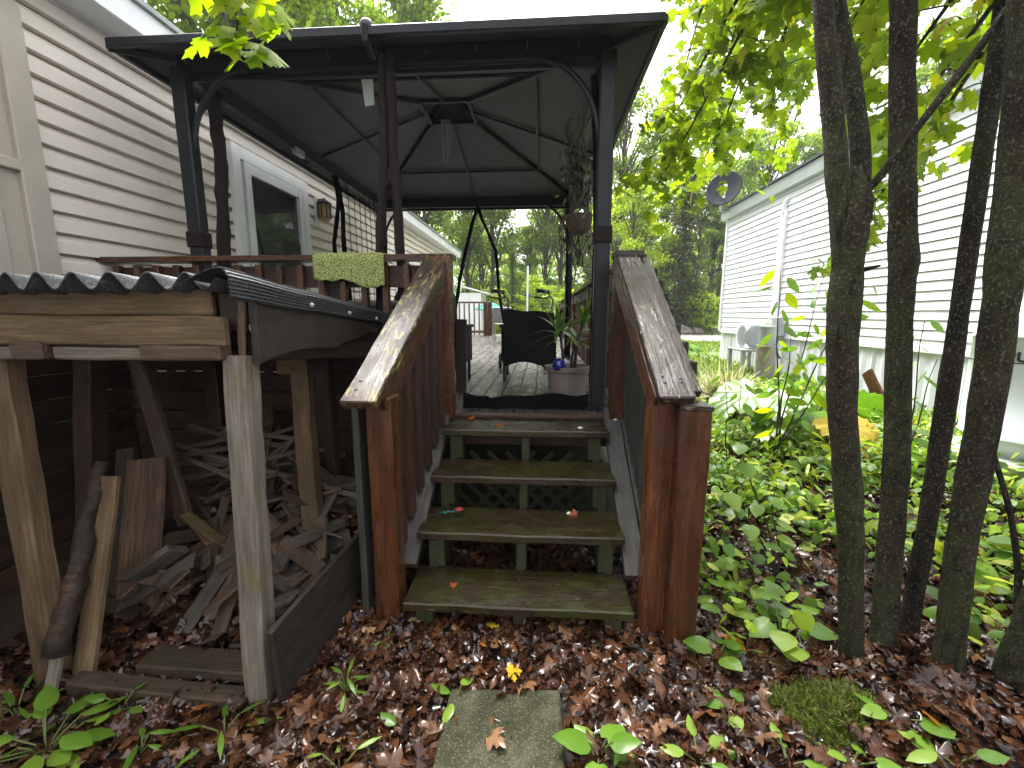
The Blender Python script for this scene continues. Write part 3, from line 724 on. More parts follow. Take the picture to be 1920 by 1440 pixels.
# balusters
for i in range(6):
    y = 1.93 + i * .135; zt = 1.07 + (y - 1.7) * .64; zb = .29 + (y - 1.86) * .648
    board('baluster', (-.675 + i * .01, y, zb), (-.675 + i * .01, y, zt - .02), .036, .07, REDK, st, up=(0, 1, 0))
    if i < 6: board('baluster', (-.775, y + .03, zb - .3), (-.755, y + .03, zt - .05), .07, .02, REDK, st, up=(0, 1, 0))
for i in range(7):
    y = 1.90 + i * .122; zt = 1.09 + (y - 1.7) * .64; zb = .27 + (y - 1.86) * .648
    board('picket', (.53, y, zb), (.525, y, zt - .03), .115, .02, GREYGREEN, st, up=(1, 0, 0))
    o = board('picket', (.68, y + .05, .1), (.665, y + .05, zt + .03), .10, .02, DARKB, st, up=(1, 0, 0))
board('outer_plank', (-.80, 1.80, .02), (-.80, 1.80, 1.06), .09, .03, GREYGREEN, st, up=(1, 0, 0))
board('base_block', (-.79, 1.86, -.04), (-.73, 1.86, -.04), .1, .3, GREYGREEN, st)
def nail(x, y, z, nrm=(0, 0, 1), r_=.0055):
    b = B(); b.lathe((0, 0, 0), [(r_, 0), (r_ * .8, .0012), (r_ * .2, .0016)], 8); o = b.build('nail', BLACK, st)
    o.matrix_local = PW(st, M.Translation((x, y, z)) @ V(nrm).to_track_quat('Z', 'Y').to_matrix().to_4x4())
for y, z in TR:
    for x in (-.53, -.09, .34):
        for dy in (.08, .21): nail(x + rnd.uniform(-.01, .01), y + dy, z + .0025)
for t_ in (.06, .09, .5, .55, .93):
    for dx in (-.035, .03):
        p = V((-.735, 1.655, 1.085)).lerp(V((-.655, 2.77, 1.805)), t_ + rnd.uniform(-.01, .01)); nail(p.x + dx, p.y - .0125, p.z + .0215, (0, -.543, .84), .007)
        p = V((.525, 1.655, 1.12)).lerp(V((.50, 2.70, 1.80)), t_ + rnd.uniform(-.01, .01)); nail(p.x + dx, p.y - .0125, p.z + .0215, (0, -.543, .84), .007)
# lattice behind the lower steps
lat = thing('lattice_panel', 'green wooden lattice in the shade behind the steps', 'lattice', (-.1, 2.86, .2))
for s in (1, -1):
    for i in range(9):
        x0 = -.62 + i * .125
        a, c = (x0, .06), (x0 + .46 * s, .52)
        if s < 0: a, c = (x0 + .1, .06), (x0 + .1 - .46, .52)
        x1, z1 = c
        lo_, hi_ = -.6, .42
        if x1 > hi_: t_ = (hi_ - a[0]) / (x1 - a[0]); c = (hi_, a[1] + (z1 - a[1]) * t_)
        if x1 < lo_: t_ = (lo_ - a[0]) / (x1 - a[0]); c = (lo_, a[1] + (z1 - a[1]) * t_)
        if a[0] > hi_ or a[0] < lo_: continue
        if abs(c[1] - a[1]) < .04: continue
        board('lattice_strip', (a[0], 2.83 + .008 * s, a[1]), (c[0], 2.83 + .008 * s, c[1]), .012, .032, STRG, lat, up=(1, 0, 0) if 0 else (0, 0, 1), rough=.001, bev=0)

# ------------------------------------------------------------------ lean-to shed
sh = thing('firewood_shelter', 'weathered lean-to shelter with corrugated dark roof and rough posts', 'shed', (-1.5, 1.6, 0))
def sp(name, a, c, w, t, mat, up=(0, 1, 0)): return board(name, a, c, w, t, mat, sh, up=up, rough=.004, bev=.007)
sp('post', (-1.03, 1.335, -.08), (-1.05, 1.43, 1.31), .085, .085, OLDG)
sp('post', (-1.90, 1.36, -.08), (-1.985, 1.45, 1.31), .10, .07, OLD)
sp('post', (-1.935, 1.16, -.08), (-2.02, 1.2, 1.3), .07, .09, OLD)
sp('post', (-1.205, 2.06, -.08), (-1.27, 2.18, 1.28), .095, .07, OLD)
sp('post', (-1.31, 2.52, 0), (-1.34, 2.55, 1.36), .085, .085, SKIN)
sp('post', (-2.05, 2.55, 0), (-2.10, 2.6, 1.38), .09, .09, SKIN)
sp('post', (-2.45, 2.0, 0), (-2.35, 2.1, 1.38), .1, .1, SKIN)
sp('brace', (-1.86, 2.0, .35), (-2.12, 2.1, 1.30), .09, .04, SCRAP)
sp('fascia_board', (-2.45, 1.408, 1.495), (-1.105, 1.402, 1.488), .03, .088, OLD, (0, 0, 1))
sp('fascia_board', (-2.45, 1.385, 1.397), (-1.045, 1.378, 1.394), .035, .10, OLD, (0, 0, 1))
for x0, x1, mt_ in ((-2.2, -1.98, OLDG), (-1.97, -1.82, OLDG), (-1.69, -1.36, OLDG)):
    sp('header_strip', (x0, 1.40, 1.318), (x1, 1.40, 1.318), .06, .046, mt_, (0, 0, 1))
sp('header_block', (-1.815, 1.388, 1.328), (-1.695, 1.388, 1.328), .085, .065, SCRAP, (0, 0, 1))
sp('header_block', (-1.355, 1.39, 1.324), (-1.07, 1.39, 1.322), .07, .052, SCRAP, (0, 0, 1))
sp('cleat', (-1.235, 2.15, 1.20), (-1.38, 2.15, 1.20), .03, .12, OLD, (0, 0, 1))
sp('corner_block', (-1.10, 1.43, 1.48), (-1.01, 1.43, 1.48), .04, .13, DARKB, (0, 0, 1))
sp('corner_strip', (-1.03, 1.41, 1.26), (-1.018, 1.42, 1.50), .025, .02, SCRAP)
sp('cross_beam', (-1.05, 1.5, 1.33), (-1.02, 2.7, 1.22), .05, .09, DARKB, (0, 0, 1))
sp('cross_beam', (-2.0, 1.5, 1.36), (-2.0, 2.7, 1.26), .05, .09, DARKB, (0, 0, 1))
sp('back_beam', (-2.6, 2.66, 1.30), (-.95, 2.66, 1.30), .05, .09, SKIN, (0, 0, 1))
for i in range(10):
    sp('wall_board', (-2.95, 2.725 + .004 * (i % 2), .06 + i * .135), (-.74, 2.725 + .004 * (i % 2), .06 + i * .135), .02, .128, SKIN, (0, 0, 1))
for i in range(10):  # left end wall, added to shut out light and keep the inside dark
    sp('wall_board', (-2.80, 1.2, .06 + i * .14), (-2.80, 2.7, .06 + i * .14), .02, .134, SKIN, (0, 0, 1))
# tapered wavy-edged side board
n = 18; top = []; bot = []
for i in range(n + 1):
    t_ = i / n; y = 1.42 + t_ * 1.30
    top.append((y, 1.50 - .10 * t_)); bot.append((y, 1.278 + .06 * t_ + .018 * math.sin(t_ * 9) + (.0 if t_ < .5 else .02)))
b = B(); b.prism(top + bot[::-1], 'x', -1.0, -.972); b.build('side_board', DARKB, sh, bevel=.004)
sp('side_panel', (-.945, 1.30, .15), (-.885, 1.93, .19), .022, .40, DARKB, (0, 0, 1))
sp('sill', (-1.80, 1.345, .03), (-.96, 1.335, .0), .07, .075, SILLW, (0, 0, 1))
sp('sill', (-1.6, 1.46, .05), (-1.06, 1.45, .05), .12, .05, SILLW, (0, 0, 1))
# corrugated sheet
b = B(); nxr = 260; nyr = 8; x0, x1 = -2.75, -1.03
for j in range(2):
    for i in range(nxr + 1):
        x = x0 + (x1 - x0) * i / nxr
        for k in range(nyr + 1):
            y = 1.30 + .03 * math.sin(x * 5) * (k == 0) + 1.48 * k / nyr
            zc = 1.555 - .088 * (y - 1.3)
            wv = math.sin((x - x1) * 2 * math.pi / .112 + .6)
            zz = zc + .026 * wv + noise.noise(V((x * 3, y * 2, 0))) * .006 + (0 if j else -.006)
            b.v.append(V((x, y, zz)))
row = nyr + 1; lay = (nxr + 1) * row
for j in range(2):
    for i in range(nxr):
        for k in range(nyr):
            a = j * lay + i * row + k; b.f.append((a, a + 1, a + row + 1, a + row))
for i in range(nxr):
    for k in (0, nyr):
        a = i * row + k; b.f.append((a, a + row, lay + a + row, lay + a))
for i in (0, nxr):
    for k in range(nyr):
        a = i * row + k; b.f.append((a, a + 1, lay + a + 1, lay + a))
b.build('corrugated_roof', CORR, sh, smooth=True)
# bent ribbed edge sheet over the side
b = B(); cross = []
for k in range(25):
    s = k / 24
    if s < .35: px, pz = -1.085 + s / .35 * .11, -.004 + .034 * math.sin(s / .35 * math.pi / 2)
    else: px, pz = -.975 + .02 * min(1, (s - .35) / .2), .030 - (s - .35) / .65 * .095
    cross.append((px + (.0035 if k % 2 else 0), pz))
ny2 = 14
for j in range(2):
    for i in range(ny2 + 1):
        y = 1.285 + 1.5 * i / ny2; zc = 1.563 - .088 * (y - 1.3) + .006 * noise.noise(V((0, y * 4, 5)))
        sc_ = 1 - .25 * i / ny2
        for px, pz in cross: b.v.append(V((px - .004 * j, y, zc + pz * sc_ - .004 * j)))
rw = 25; ly = (ny2 + 1) * rw
for j in range(2):
    for i in range(ny2):
        for k in range(24):
            a = j * ly + i * rw + k; b.f.append((a, a + 1, a + rw + 1, a + rw))
for k in range(24):
    b.f.append((k, k + 1, ly + k + 1, ly + k))
for i in range(ny2):
    a = i * rw + 24; b.f.append((a, a + rw, ly + a + rw, ly + a))
b.build('edge_sheet', CORR, sh)
for y in (1.75, 2.1, 2.45):
    b = B(); b.lathe((-.955, y, 1.53 - .088 * (y - 1.3)), [(.012, -.01), (.014, 0), (.006, .008)], 8); b.build('screw', GREYM, sh)

# scrap timber inside the shelter
def scrap(name, label, a, c, w, t, mat, up=(0, 0, 1), group=None, cat='board'):
    o = board(name, a, c, w, t, mat, None, up=up, rough=.0015 if t < .01 else .0045, bev=.002)
    tag(o, label, cat, group); return o
scrap('leaning_plank', 'wide grey plank leaning in the shelter behind the charred log', (-1.90, 1.70, .02), (-2.01, 1.98, .72), .21, .022, SCRAP, (0, 1, 0))
scrap('leaning_plank', 'narrow dark plank leaning beside the wide grey plank', (-2.02, 1.72, .02), (-2.16, 2.02, .76), .10, .02, DARKB, (0, 1, 0))
scrap('leaning_plank', 'brown plank with a slanted foot leaning right of the charred log', (-1.79, 1.37, .02), (-1.80, 1.60, .78), .085, .02, OLD, (0, 1, 0))
scrap('leaning_strip', 'thin pointed strip standing below the charred log', (-1.83, 1.27, .0), (-1.85, 1.45, .40), .045, .018, OLDG, (0, 1, 0))
b = B(); pth = [V((-1.835, 1.33, .16)).lerp(V((-1.85, 1.62, .83)), i / 14) for i in range(15)]
b.tube([p + noise.noise_vector(p * 9) * .012 for p in pth], [(.022 + .020 * (1 - i / 14)) * (1 + .3 * noise.noise(V((i * .7, 0, 0)))) for i in range(15)], 18, ns=.6, freq=17)
tag(b.build('charred_log', CHAR, smooth=True), 'charred split log leaning against the left post of the shelter', 'log')
scrap('scrap_plank', 'short torn pale plank end in front of the wide grey plank', (-1.84, 1.68, .26), (-1.66, 1.72, .39), .10, .035, SCRAPG, (0, .6, 1))
scrap('scrap_plank', 'grey board end poking out of the dead leaves in the shelter', (-1.60, 1.75, .12), (-1.38, 1.82, .17), .09, .03, SCRAPG, (0, .3, 1))
scrap('scrap_plank', 'grey board lying along the foot of the middle shelter post', (-1.36, 1.9, .18), (-1.02, 2.1, .26), .10, .025, SCRAPG, (0, -.4, 1))
scrap('scrap_plank', 'long dark plank slanting up behind the rubble of the shelter', (-1.55, 2.1, .4), (-1.75, 2.55, .86), .12, .025, SCRAP, (0, -1, .3))
scrap('scrap_plank', 'narrow upright scrap in the middle of the rubble', (-1.55, 1.78, .16), (-1.50, 1.95, .42), .07, .02, SCRAP, (0, 1, 0))
b = B(); rb_ = random.Random(3)
for k in range(7):
    b.bar((-1.78 + rb_.uniform(-.03, .02), 1.93 + k * .008, .45 - k * .012), (-1.60 + rb_.uniform(-.05, .06), 1.88 + k * .008, .34 - k * .014), .05, .014)
tag(b.build('rotten_block', OLD, bevel=.003), 'rotten yellowish block on top of the rubble', 'log')
r2 = random.Random(31)
for i in range(120):
    x = r2.uniform(-1.92, -1.02); y = r2.uniform(1.62, 2.5); zt = gz(x, y) + .04 + r2.uniform(0, .20)
    a = r2.uniform(0, math.pi); L = r2.uniform(.16, .5); dz = r2.uniform(-.12, .12)
    dx, dy = math.cos(a) * L / 2, math.sin(a) * L / 2 * .8
    x -= max(0, x + abs(dx) + .06 + .98)                 # keep clear of the low side panel
    dz += (gz(x + dx, y + dy) - gz(x - dx, y - dy)) / 2
    mt_ = r2.choice([SCRAP, SCRAP, SCRAPG, SILLW]); ad_ = {'wood_scrap': 'brown-grey', 'wood_scrap_grey': 'pale grey', 'wood_rotten_sill': 'rotten brown'}[mt_.name]
    ps_ = ('at the left of' if x < -1.65 else 'in the middle of' if x < -1.3 else 'at the right of') + ' the shelter rubble, ' + ('near its front' if y < 2.1 else 'towards its back')
    scrap('scrap_piece', ad_ + ' broken board ' + ps_, (x - dx, y - dy, zt - dz), (x + dx, y + dy, zt + dz), r2.uniform(.04, .10), r2.uniform(.009, .022), mt_, (r2.uniform(-.6, .6), r2.uniform(-.8, .2), 1), 'broken boards heaped in the shelter')
for i in range(52):
    rt_ = i >= 42
    x = r2.uniform(-1.98, -1.5) if not rt_ else r2.uniform(-1.2, -.98); y = r2.uniform(2.15, 2.45); z = r2.uniform(.48, .78) if not rt_ else r2.uniform(.3, .5)
    a = r2.choice([.25, .3, -.35, 2.7, -.2, 1.0, .45, -.9]) + r2.uniform(-.12, .12); L = r2.uniform(.3, .55) if not rt_ else .26
    dx, dy, dz = math.cos(a) * L / 2, r2.uniform(-.05, .05), math.sin(a) * L / 2 * .6
    scrap('lath_strip', 'thin grey lath of the broken lattice on the rubble heap', (x - dx, y - dy, z - dz), (x + dx, y + dy, z + dz), .028, .007, LATH, (r2.uniform(-.2, .2), -.7, .7), 'broken lattice laths in the shelter', 'lath')
b = B(); b.lathe((-.975, 1.52, .14), [(.02, 0), (.05, .01), (.055, .06), (.05, .07)], 14); tag(b.build('green_cup', TEAL), 'small green cup lying inside the low side panel', 'cup')

# ------------------------------------------------------------------ gazebo
gz_ = thing('gazebo', 'dark metal gazebo with hipped roof standing on the deck', 'gazebo', (-1.03, 4.93, DZ))
PX0, PX1, PY0, PY1 = -2.475, .405, 3.07, 6.78
EX0, EX1, EY0, EY1 = -2.70, .68, 2.78, 7.08
def gb(name, fn, mat=GAZ, **k):
    b = B(); fn(b); return b.build(name, mat, gz_, **k)
for px in (PX0, PX1):
    for py in (PY0, PY1):
        p = gb('post', lambda b: b.box((px, py, (DZ + 3.1) / 2), (.10, .09, 3.1 - DZ)), bevel=.008)
        gb('foot_plate', lambda b: b.box((px, py, DZ + .012), (.18, .18, .02)))
        gb('strap', lambda b: b.box((px, py, 1.98), (.118, .108, .11)), GAZB, bevel=.006)
        sx = 1 if px < -1 else -1; sy = 1 if py < 5 else -1
        gb('curved_brace', lambda b: b.tube([(px + sx * .44 * (1 - math.cos(a)) + sx * .04, py, 2.55 + .53 * math.sin(a)) for a in np.linspace(0, math.pi / 2, 9)], .019, 8), smooth=True)
        gb('curved_brace', lambda b: b.tube([(px, py + sy * .44 * (1 - math.cos(a)) + sy * .04, 2.55 + .53 * math.sin(a)) for a in np.linspace(0, math.pi / 2, 9)], .019, 8), smooth=True)
for a, c in (((PX0, PY0), (PX1, PY0)), ((PX0, PY1), (PX1, PY1)), ((PX0, PY0), (PX0, PY1)), ((PX1, PY0), (PX1, PY1))):
    gb('beam', lambda b: (b.bar((*a, 3.125), (*c, 3.125), .05, .115)))
    gb('curtain_track', lambda b: (b.bar((a[0] + (.05 if a[0] < -1 else -.05), a[1] + (.05 if a[1] < 5 else -.05), 3.055), (c[0] + (.05 if c[0] < -1 else -.05), c[1] + (.05 if c[1] < 5 else -.05), 3.055), .028, .03)))
RX, RY, RZ, RH = -1.01, 4.93, 3.60, .25
C4 = [V((EX0, EY0, 3.11)), V((EX1, EY0, 3.11)), V((EX1, EY1, 3.11)), V((EX0, EY1, 3.11))]
Q4 = [V((RX - RH, RY - RH, RZ)), V((RX + RH, RY - RH, RZ)), V((RX + RH, RY + RH, RZ)), V((RX - RH, RY + RH, RZ))]
for i in range(4):
    j = (i + 1) % 4
    gb('roof_panel', lambda b: b.sheet([C4[i], C4[j], Q4[j], Q4[i]], .012), GFAB)
    d = (C4[j] - C4[i]).normalized()
    gb('eave_rim', lambda b: b.bar(C4[i] + V((0, 0, -.005)), C4[j] + V((0, 0, -.005)), .035, .055), GAZ, bevel=.006)
    gb('hip_rib', lambda b: b.tube([C4[i] + V((0, 0, -.03)), Q4[i] + V((0, 0, -.03))], .022, 8))
    mid = (C4[i] + C4[j]) / 2; mq = (Q4[i] + Q4[j]) / 2
    gb('middle_rib', lambda b: b.tube([mid + V((0, 0, -.025)), mq + V((0, 0, -.025))], .014, 8))
    gb('purlin', lambda b: b.tube([C4[i].lerp(Q4[i], .52) + V((0, 0, -.025)), C4[j].lerp(Q4[j], .52) + V((0, 0, -.025))], .015, 8))
    gb('ring_bar', lambda b: b.bar(Q4[i] + V((0, 0, -.02)), Q4[j] + V((0, 0, -.02)), .03, .04))
PK = V((RX, RY, 3.86)); U4 = [V((RX + (p.x - RX) * 1.45, RY + (p.y - RY) * 1.45, 3.585)) for p in Q4]
for i in range(4):
    j = (i + 1) % 4
    gb('vent_panel', lambda b: b.sheet([U4[i], U4[j], PK], .01), GFAB)
    gb('vent_rib', lambda b: b.tube([Q4[i] + V((0, 0, .02)), PK + V((0, 0, -.03))], .014, 8))
    gb('vent_strut', lambda b: b.bar(Q4[i], V((Q4[i].x, Q4[i].y, 3.70)), .02))
gb('eave_bracket', lambda b: b.tube([(-1.06, 2.755, 3.13), (-1.06, 2.77, 3.06), (-1.06, 2.9, 3.03)], .02, 8))
gb('finial', lambda b: b.lathe((-1.06, 2.80, 3.12), [(.04, 0), (.045, .03), (.03, .055), (.01, .065)], 14), GTOP, smooth=True)
for i in range(9):                                       # hooks along the front beam
    x = PX0 + .2 + i * .31
    gb('hook', lambda b: b.tube([(x, 2.86, 3.06), (x, 2.875, 3.03), (x, 2.9, 3.05)], .006, 5))
def drape(name, pts, w0, mat, flat=.45):
    b = B(); P = []; Rr = []
    n = 26
    for i in range(n + 1):
        t_ = i / n * (len(pts) - 1); k = min(int(t_), len(pts) - 2); p = V(pts[k]).lerp(V(pts[k + 1]), t_ - k)
        P.append(p + V((noise.noise(p * 5) * .008, 0, 0))); Rr.append(w0 * (1 + .18 * noise.noise(p * 7)))
    b.tube(P, Rr, 18, ns=.28, freq=16, flat=flat); return b.build(name, mat, gz_, smooth=True)
drape('front_curtain', [(-1.045, 3.0, 3.09), (-1.05, 2.99, 2.5), (-1.12, 2.98, 1.80), (-1.13, 2.98, .84)], .036, GAZB, .8)
drape('front_curtain', [(-.995, 3.0, 3.09), (-.99, 2.99, 2.6), (-.965, 2.98, 1.80), (-.95, 2.98, .84)], .036, GAZB, .8)
drape('back_curtain', [(-.97, 6.74, 3.04), (-1.03, 6.73, 2.9), (-1.22, 6.72, 2.2), (-1.35, 6.72, 1.5), (-1.3, 6.72, .86)], .045, NETB)
drape('back_curtain', [(-.97, 6.74, 3.04), (-.90, 6.73, 2.85), (-.70, 6.72, 2.4), (-.66, 6.72, 1.8), (-.5, 6.72, .86)], .04, NETB)
drape('side_curtain', [(PX0 + .05, 5.15, 3.05), (PX0 + .1, 5.14, 2.75), (PX0 + .02, 5.12, 2.3), (PX0 + .05, 5.1, 1.6), (PX0 + .05, 5.1, .86)], .03, NETB)
drape('side_curtain', [(PX0 + .05, 5.18, 3.05), (PX0 + .1, 5.22, 2.7), (PX0 + .05, 5.32, 2.2), (PX0 + .08, 5.33, 1.6), (PX0 + .05, 5.32, .86)], .035, NETB)
drape('side_curtain', [(PX1 - .06, 3.28, 3.05), (PX1 - .03, 3.24, 2.5), (PX1 - .02, 3.22, 1.9), (PX1 - .02, 3.2, .84)], .05, NETB)
drape('side_curtain', [(PX1 - .06, 6.6, 3.05), (PX1 - .03, 6.62, 2.4), (PX1 - .02, 6.6, .84)], .05, NETB)
drape('side_curtain', [(PX0 + .08, 3.25, 3.05), (PX0 + .1, 3.24, 2.5), (PX0 + .06, 3.22, 1.9), (PX0 + .05, 3.2, .84)], .05, GAZB)
drape('side_curtain', [(PX0 + .08, 6.62, 3.05), (PX0 + .1, 6.6, 2.4), (PX0 + .06, 6.6, .84)], .05, NETB)
b = B(); n = 40                                          # sheer net along the house side, gathered in folds
for i in range(n + 1):
    y = 5.4 + 1.2 * i / n; xx = PX0 + .06 + .025 * math.sin(i * 1.1)
    b.v += [V((xx, y, 3.04)), V((xx + .01, y, .86))]
b.f = [(2 * i, 2 * i + 1, 2 * i + 3, 2 * i + 2) for i in range(n)]
b.build('side_net', NET, gz_)
b = B(); n = 36                                          # black hem of the front net lying across the entrance
for i in range(n + 1):
    t_ = i / n; x = -.56 + .90 * t_
    zt = .875 - .03 * math.sin(t_ * 7) * (1 - t_) - .012 * math.sin(t_ * 15) + .03 * (t_ > .85) * (t_ - .85) / .15 + (.02 if t_ < .2 else 0)
    for zz, yy in ((DZ + .004, 3.0 + .01 * math.sin(t_ * 20)), (zt, 3.02 + .015 * math.sin(t_ * 17)), (zt, 3.045 + .015 * math.sin(t_ * 17)), (DZ + .004, 3.06)): b.v.append(V((x, yy, zz)))
for i in range(n):
    for k in range(3): b.f.append((4 * i + k, 4 * i + k + 1, 4 * i + 4 + k + 1, 4 * i + 4 + k))
b.build('net_hem', NETB, gz_, smooth=True)
gb('care_tag', lambda b: b.sheet([(-1.235, 3.12, 3.02), (-1.155, 3.12, 3.02), (-1.16, 3.14, 2.87), (-1.225, 3.14, 2.86)], .002), TAGM)
gb('beam_cover', lambda b: b.box((PX0 + .06, 4.4, 3.03), (.05, .16, .07)), GREYM, bevel=.01)
wc = thing('wind_chime', 'thin metal wind chime hanging from the middle of the gazebo roof', 'wind chime', (-1.0, 4.7, 3.5))
b = B(); b.lathe((-1.0, 4.7, 3.40), [(.05, 0), (.055, .006), (.05, .012)], 14); b.build('disc', GAZ, wc)
b = B(); b.tube([(-1.0, 4.7, 3.62), (-1.0, 4.7, 3.41)], .003, 5); b.build('cord', GAZ, wc)
for k in range(5):
    a = k * 1.257; b = B(); b.tube([(-1.0 + .04 * math.cos(a), 4.7 + .04 * math.sin(a), 3.39), (-1.0 + .04 * math.cos(a), 4.7 + .04 * math.sin(a), 3.1 - .03 * k)], .007, 6); b.build('chime_tube', GREYM, wc)

# ------------------------------------------------------------------ things on the deck
def chair(label, x, y, rz):
    c = thing('wicker_armchair', label, 'chair', (x, y, DZ), rz, 'black wicker armchairs on the deck')
    n = 12; b = B()                                       # slightly wavy wrapped back
    f_, k_ = [], []
    for i in range(n + 1):
        u = -.25 + .5 * i / n; zb = .17 + .03 * math.cos((u + .05) * 11) * (abs(u) < .3)
        f_.append((u, zb)); k_.append((u, .72 - .03 * (i / n) + .006 * math.sin(i)))
    b.prism(f_ + k_[::-1], 'y', -.27, -.235); b.build('backrest', WICK, c, local=True, bevel=.004)
    b = B(); b.box((0, .0, .40), (.5, .5, .07)); b.build('seat', WICK, c, local=True, bevel=.012)
    b = B(); b.box((0, .01, .455), (.46, .46, .05)); b.build('cushion', CUSH, c, local=True, bevel=.018)
    for s in (-1, 1):
        b = B(); b.box((s * .265, .02, .37), (.025, .5, .34)); b.build('side_panel', WICK, c, local=True, bevel=.006)
        b = B(); b.box((s * .265, .02, .555), (.06, .54, .03)); b.build('armrest', WICK, c, local=True, bevel=.008)
        for yy in (-.25, .25):
            b = B(); b.bar((s * .245, yy, .0), (s * .245, yy, .24), .028); b.build('leg', GAZ, c, local=True)
    return c
chair('black wicker armchair seen from behind in the middle of the deck', -.13, 4.55, R(1))
chair('black wicker armchair half hidden by the left stair post', -1.02, 4.25, R(-3))
o = board('timber_offcut', (-.70, 3.70, DZ), (-.69, 3.72, 1.41), .085, .05, DARKB, None, up=(0, 1, 0)); tag(o, 'dark upright timber standing on the deck behind the left stair post', 'timber')
ro = thing('rollator', 'walker with black hand grips and small wheels behind the wicker chair', 'walker', (-.22, 5.45, DZ))
for s, x in ((-1, -.50), (1, .04)):
    b = B(); b.tube([(x + .02, 5.5, .88), (x + .06, 5.42, 1.3), (x + .10, 5.32, 1.62), (x + .04, 5.26, 1.70), (x - .0, 5.2, 1.72)], .014, 8); b.build('frame_tube', POTB if s < 0 else GREYM, ro, smooth=True)
    b = B(); b.tube([(x + .05, 5.24, 1.715), (x - .10, 5.2, 1.73)], .022, 10); b.build('hand_grip', BLACK, ro, smooth=True)
    b = B(); b.tube([(x + .06, 5.25, 1.66), (x - .02, 5.2, 1.64), (x - .13, 5.18, 1.655)], .010, 8); b.build('brake_lever', BLACK, ro, smooth=True)
    for y in (5.25, 5.75):
        b = B(); prf = [(.085, -.018), (.10, -.014), (.10, .014), (.085, .018)]
        for rr, zz in prf: pass
        b.tube([(.088 * math.cos(t_) , .088 * math.sin(t_), 0) for t_ in np.linspace(0, 2 * math.pi, 25)], .016, 8, cap=False)
        for q in range(5):
            a = q * 2 * math.pi / 5; b.bar((0, 0, 0), (.085 * math.cos(a), .085 * math.sin(a), 0), .012)
        wv = b.build('wheel', BLACK, ro); wv.matrix_local = PW(ro, M.Translation((x, y, DZ + .104)) @ M.Rotation(R(90), 4, 'Y'))
b = B(); b.box((-.22, 5.42, 1.33), (.42, .25, .04)); b.build('seat', BLACK, ro, bevel=.01)
b = B(); b.tube([(-.44, 5.35, 1.2), (.1, 5.35, 1.2)], .012, 8); b.build('cross_bar', GREYM, ro)
b = B(); b.tube([(.10, 5.5, 1.34), (.26, 5.52, 1.5)], .02, 8); b.build('folding_arm', BLACK, ro)
bx = thing('storage_box', 'olive grey storage box behind the guard rail under the green towel', 'box', (-1.32, 3.55, DZ))
b = B(); b.box((-1.32, 3.45, 1.14), (.52, .4, .72)); b.build('body', BOXG, bx, bevel=.02)
b = B(); b.box((-1.32, 3.45, 1.53), (.55, .43, .05)); b.build('lid', BOXG, bx, bevel=.015)
gr = thing('covered_barbecue', 'dark covered barbecue behind the left stair rail', 'barbecue', (-.95, 3.35, DZ))
b = B(); b.lathe((0, 0, 0), [(.02, -.3), (.16, -.3), (.22, -.26), (.24, 0), (.22, .26), (.16, .3), (.02, .3)], 16)
o = b.build('hood', CUSH, gr, smooth=True); o.matrix_local = PW(gr, M.Translation((-.92, 3.42, 1.50)) @ M.Rotation(R(90), 4, 'Y') @ M.Scale(.75, 4))
b = B(); b.box((-.90, 3.42, 1.22), (.34, .38, .4)); b.build('body', CUSH, gr, bevel=.02)
for s in (-1.05, -.76):
    for y in (3.27, 3.57):
        b = B(); b.bar((s, y, DZ), (s, y, 1.1), .035); b.build('leg', BLACK, gr)
# palm pot
g0 = DZ
pp = thing('potted_palm', 'spiky palm in a taupe pot at the gazebo entrance', 'potted plant', (.21, 3.42, DZ))
b = B(); b.lathe((.21, 3.42, DZ + .002), [(.125, 0), (.137, .005), (.162, .225), (.178, .23), (.184, .265), (.168, .267), (.158, .22)], 28); b.build('pot', POTB, pp, smooth=False)
b = B(); b.lathe((.21, 3.42, DZ + .21), [(.15, 0), (.142, .012), (.05, .02)], 20); b.build('soil', SOIL, pp)
for i, (dx, dy, hh) in enumerate(((-.03, .02, .34), (.05, -.02, .42), (.03, .05, .28))):
    b = B(); b.tube([(.21 + dx, 3.42 + dy, DZ + .19), (.21 + dx * 1.3, 3.42 + dy, DZ + .2 + hh * .5), (.21 + dx * 2.2, 3.42 + dy, DZ + .2 + hh)], [.014, .012, .010], 8, ns=.2, freq=40); b.build('cane', STEMD, pp, smooth=True)
    for k in range(17):
        a = rnd.uniform(0, 6.28); el = rnd.uniform(-.1, 1.25); L = rnd.uniform(.20, .34)
        base = V((.21 + dx * 2.2, 3.42 + dy, DZ + .2 + hh + rnd.uniform(-.05, .02)))
        b = B(); pts = []
        for q in range(6):
            s = q / 5; r = L * s
            pts.append(base + V((math.cos(a) * math.cos(el) * r, math.sin(a) * math.cos(el) * r, math.sin(el) * r - .28 * L * s * s * (1.4 - .6 * math.sin(el)))))
        side = V((-math.sin(a), math.cos(a), 0))
        for q, p in enumerate(pts):
            wd = .019 * math.sin(math.pi * (.12 + .88 * q / 5)) + .001; b.v += [p - side * wd, p + V((0, 0, -.003)), p + side * wd]
        for q in range(5):
            for z in range(2): b.f.append((3 * q + z, 3 * q + z + 1, 3 * q + z + 4, 3 * q + z + 3))
        b.build('frond', L_PALM, pp, smooth=True)
b = B(); b.lathe((.14, 3.30, DZ + .225), [(.005, 0), (.03, .006), (.05, .03), (.056, .058), (.05, .086), (.03, .108), (.005, .115)], 24)
tag(b.build('glass_globe', GLOBE, smooth=True), 'shiny cobalt blue glass globe in the palm pot', 'globe')
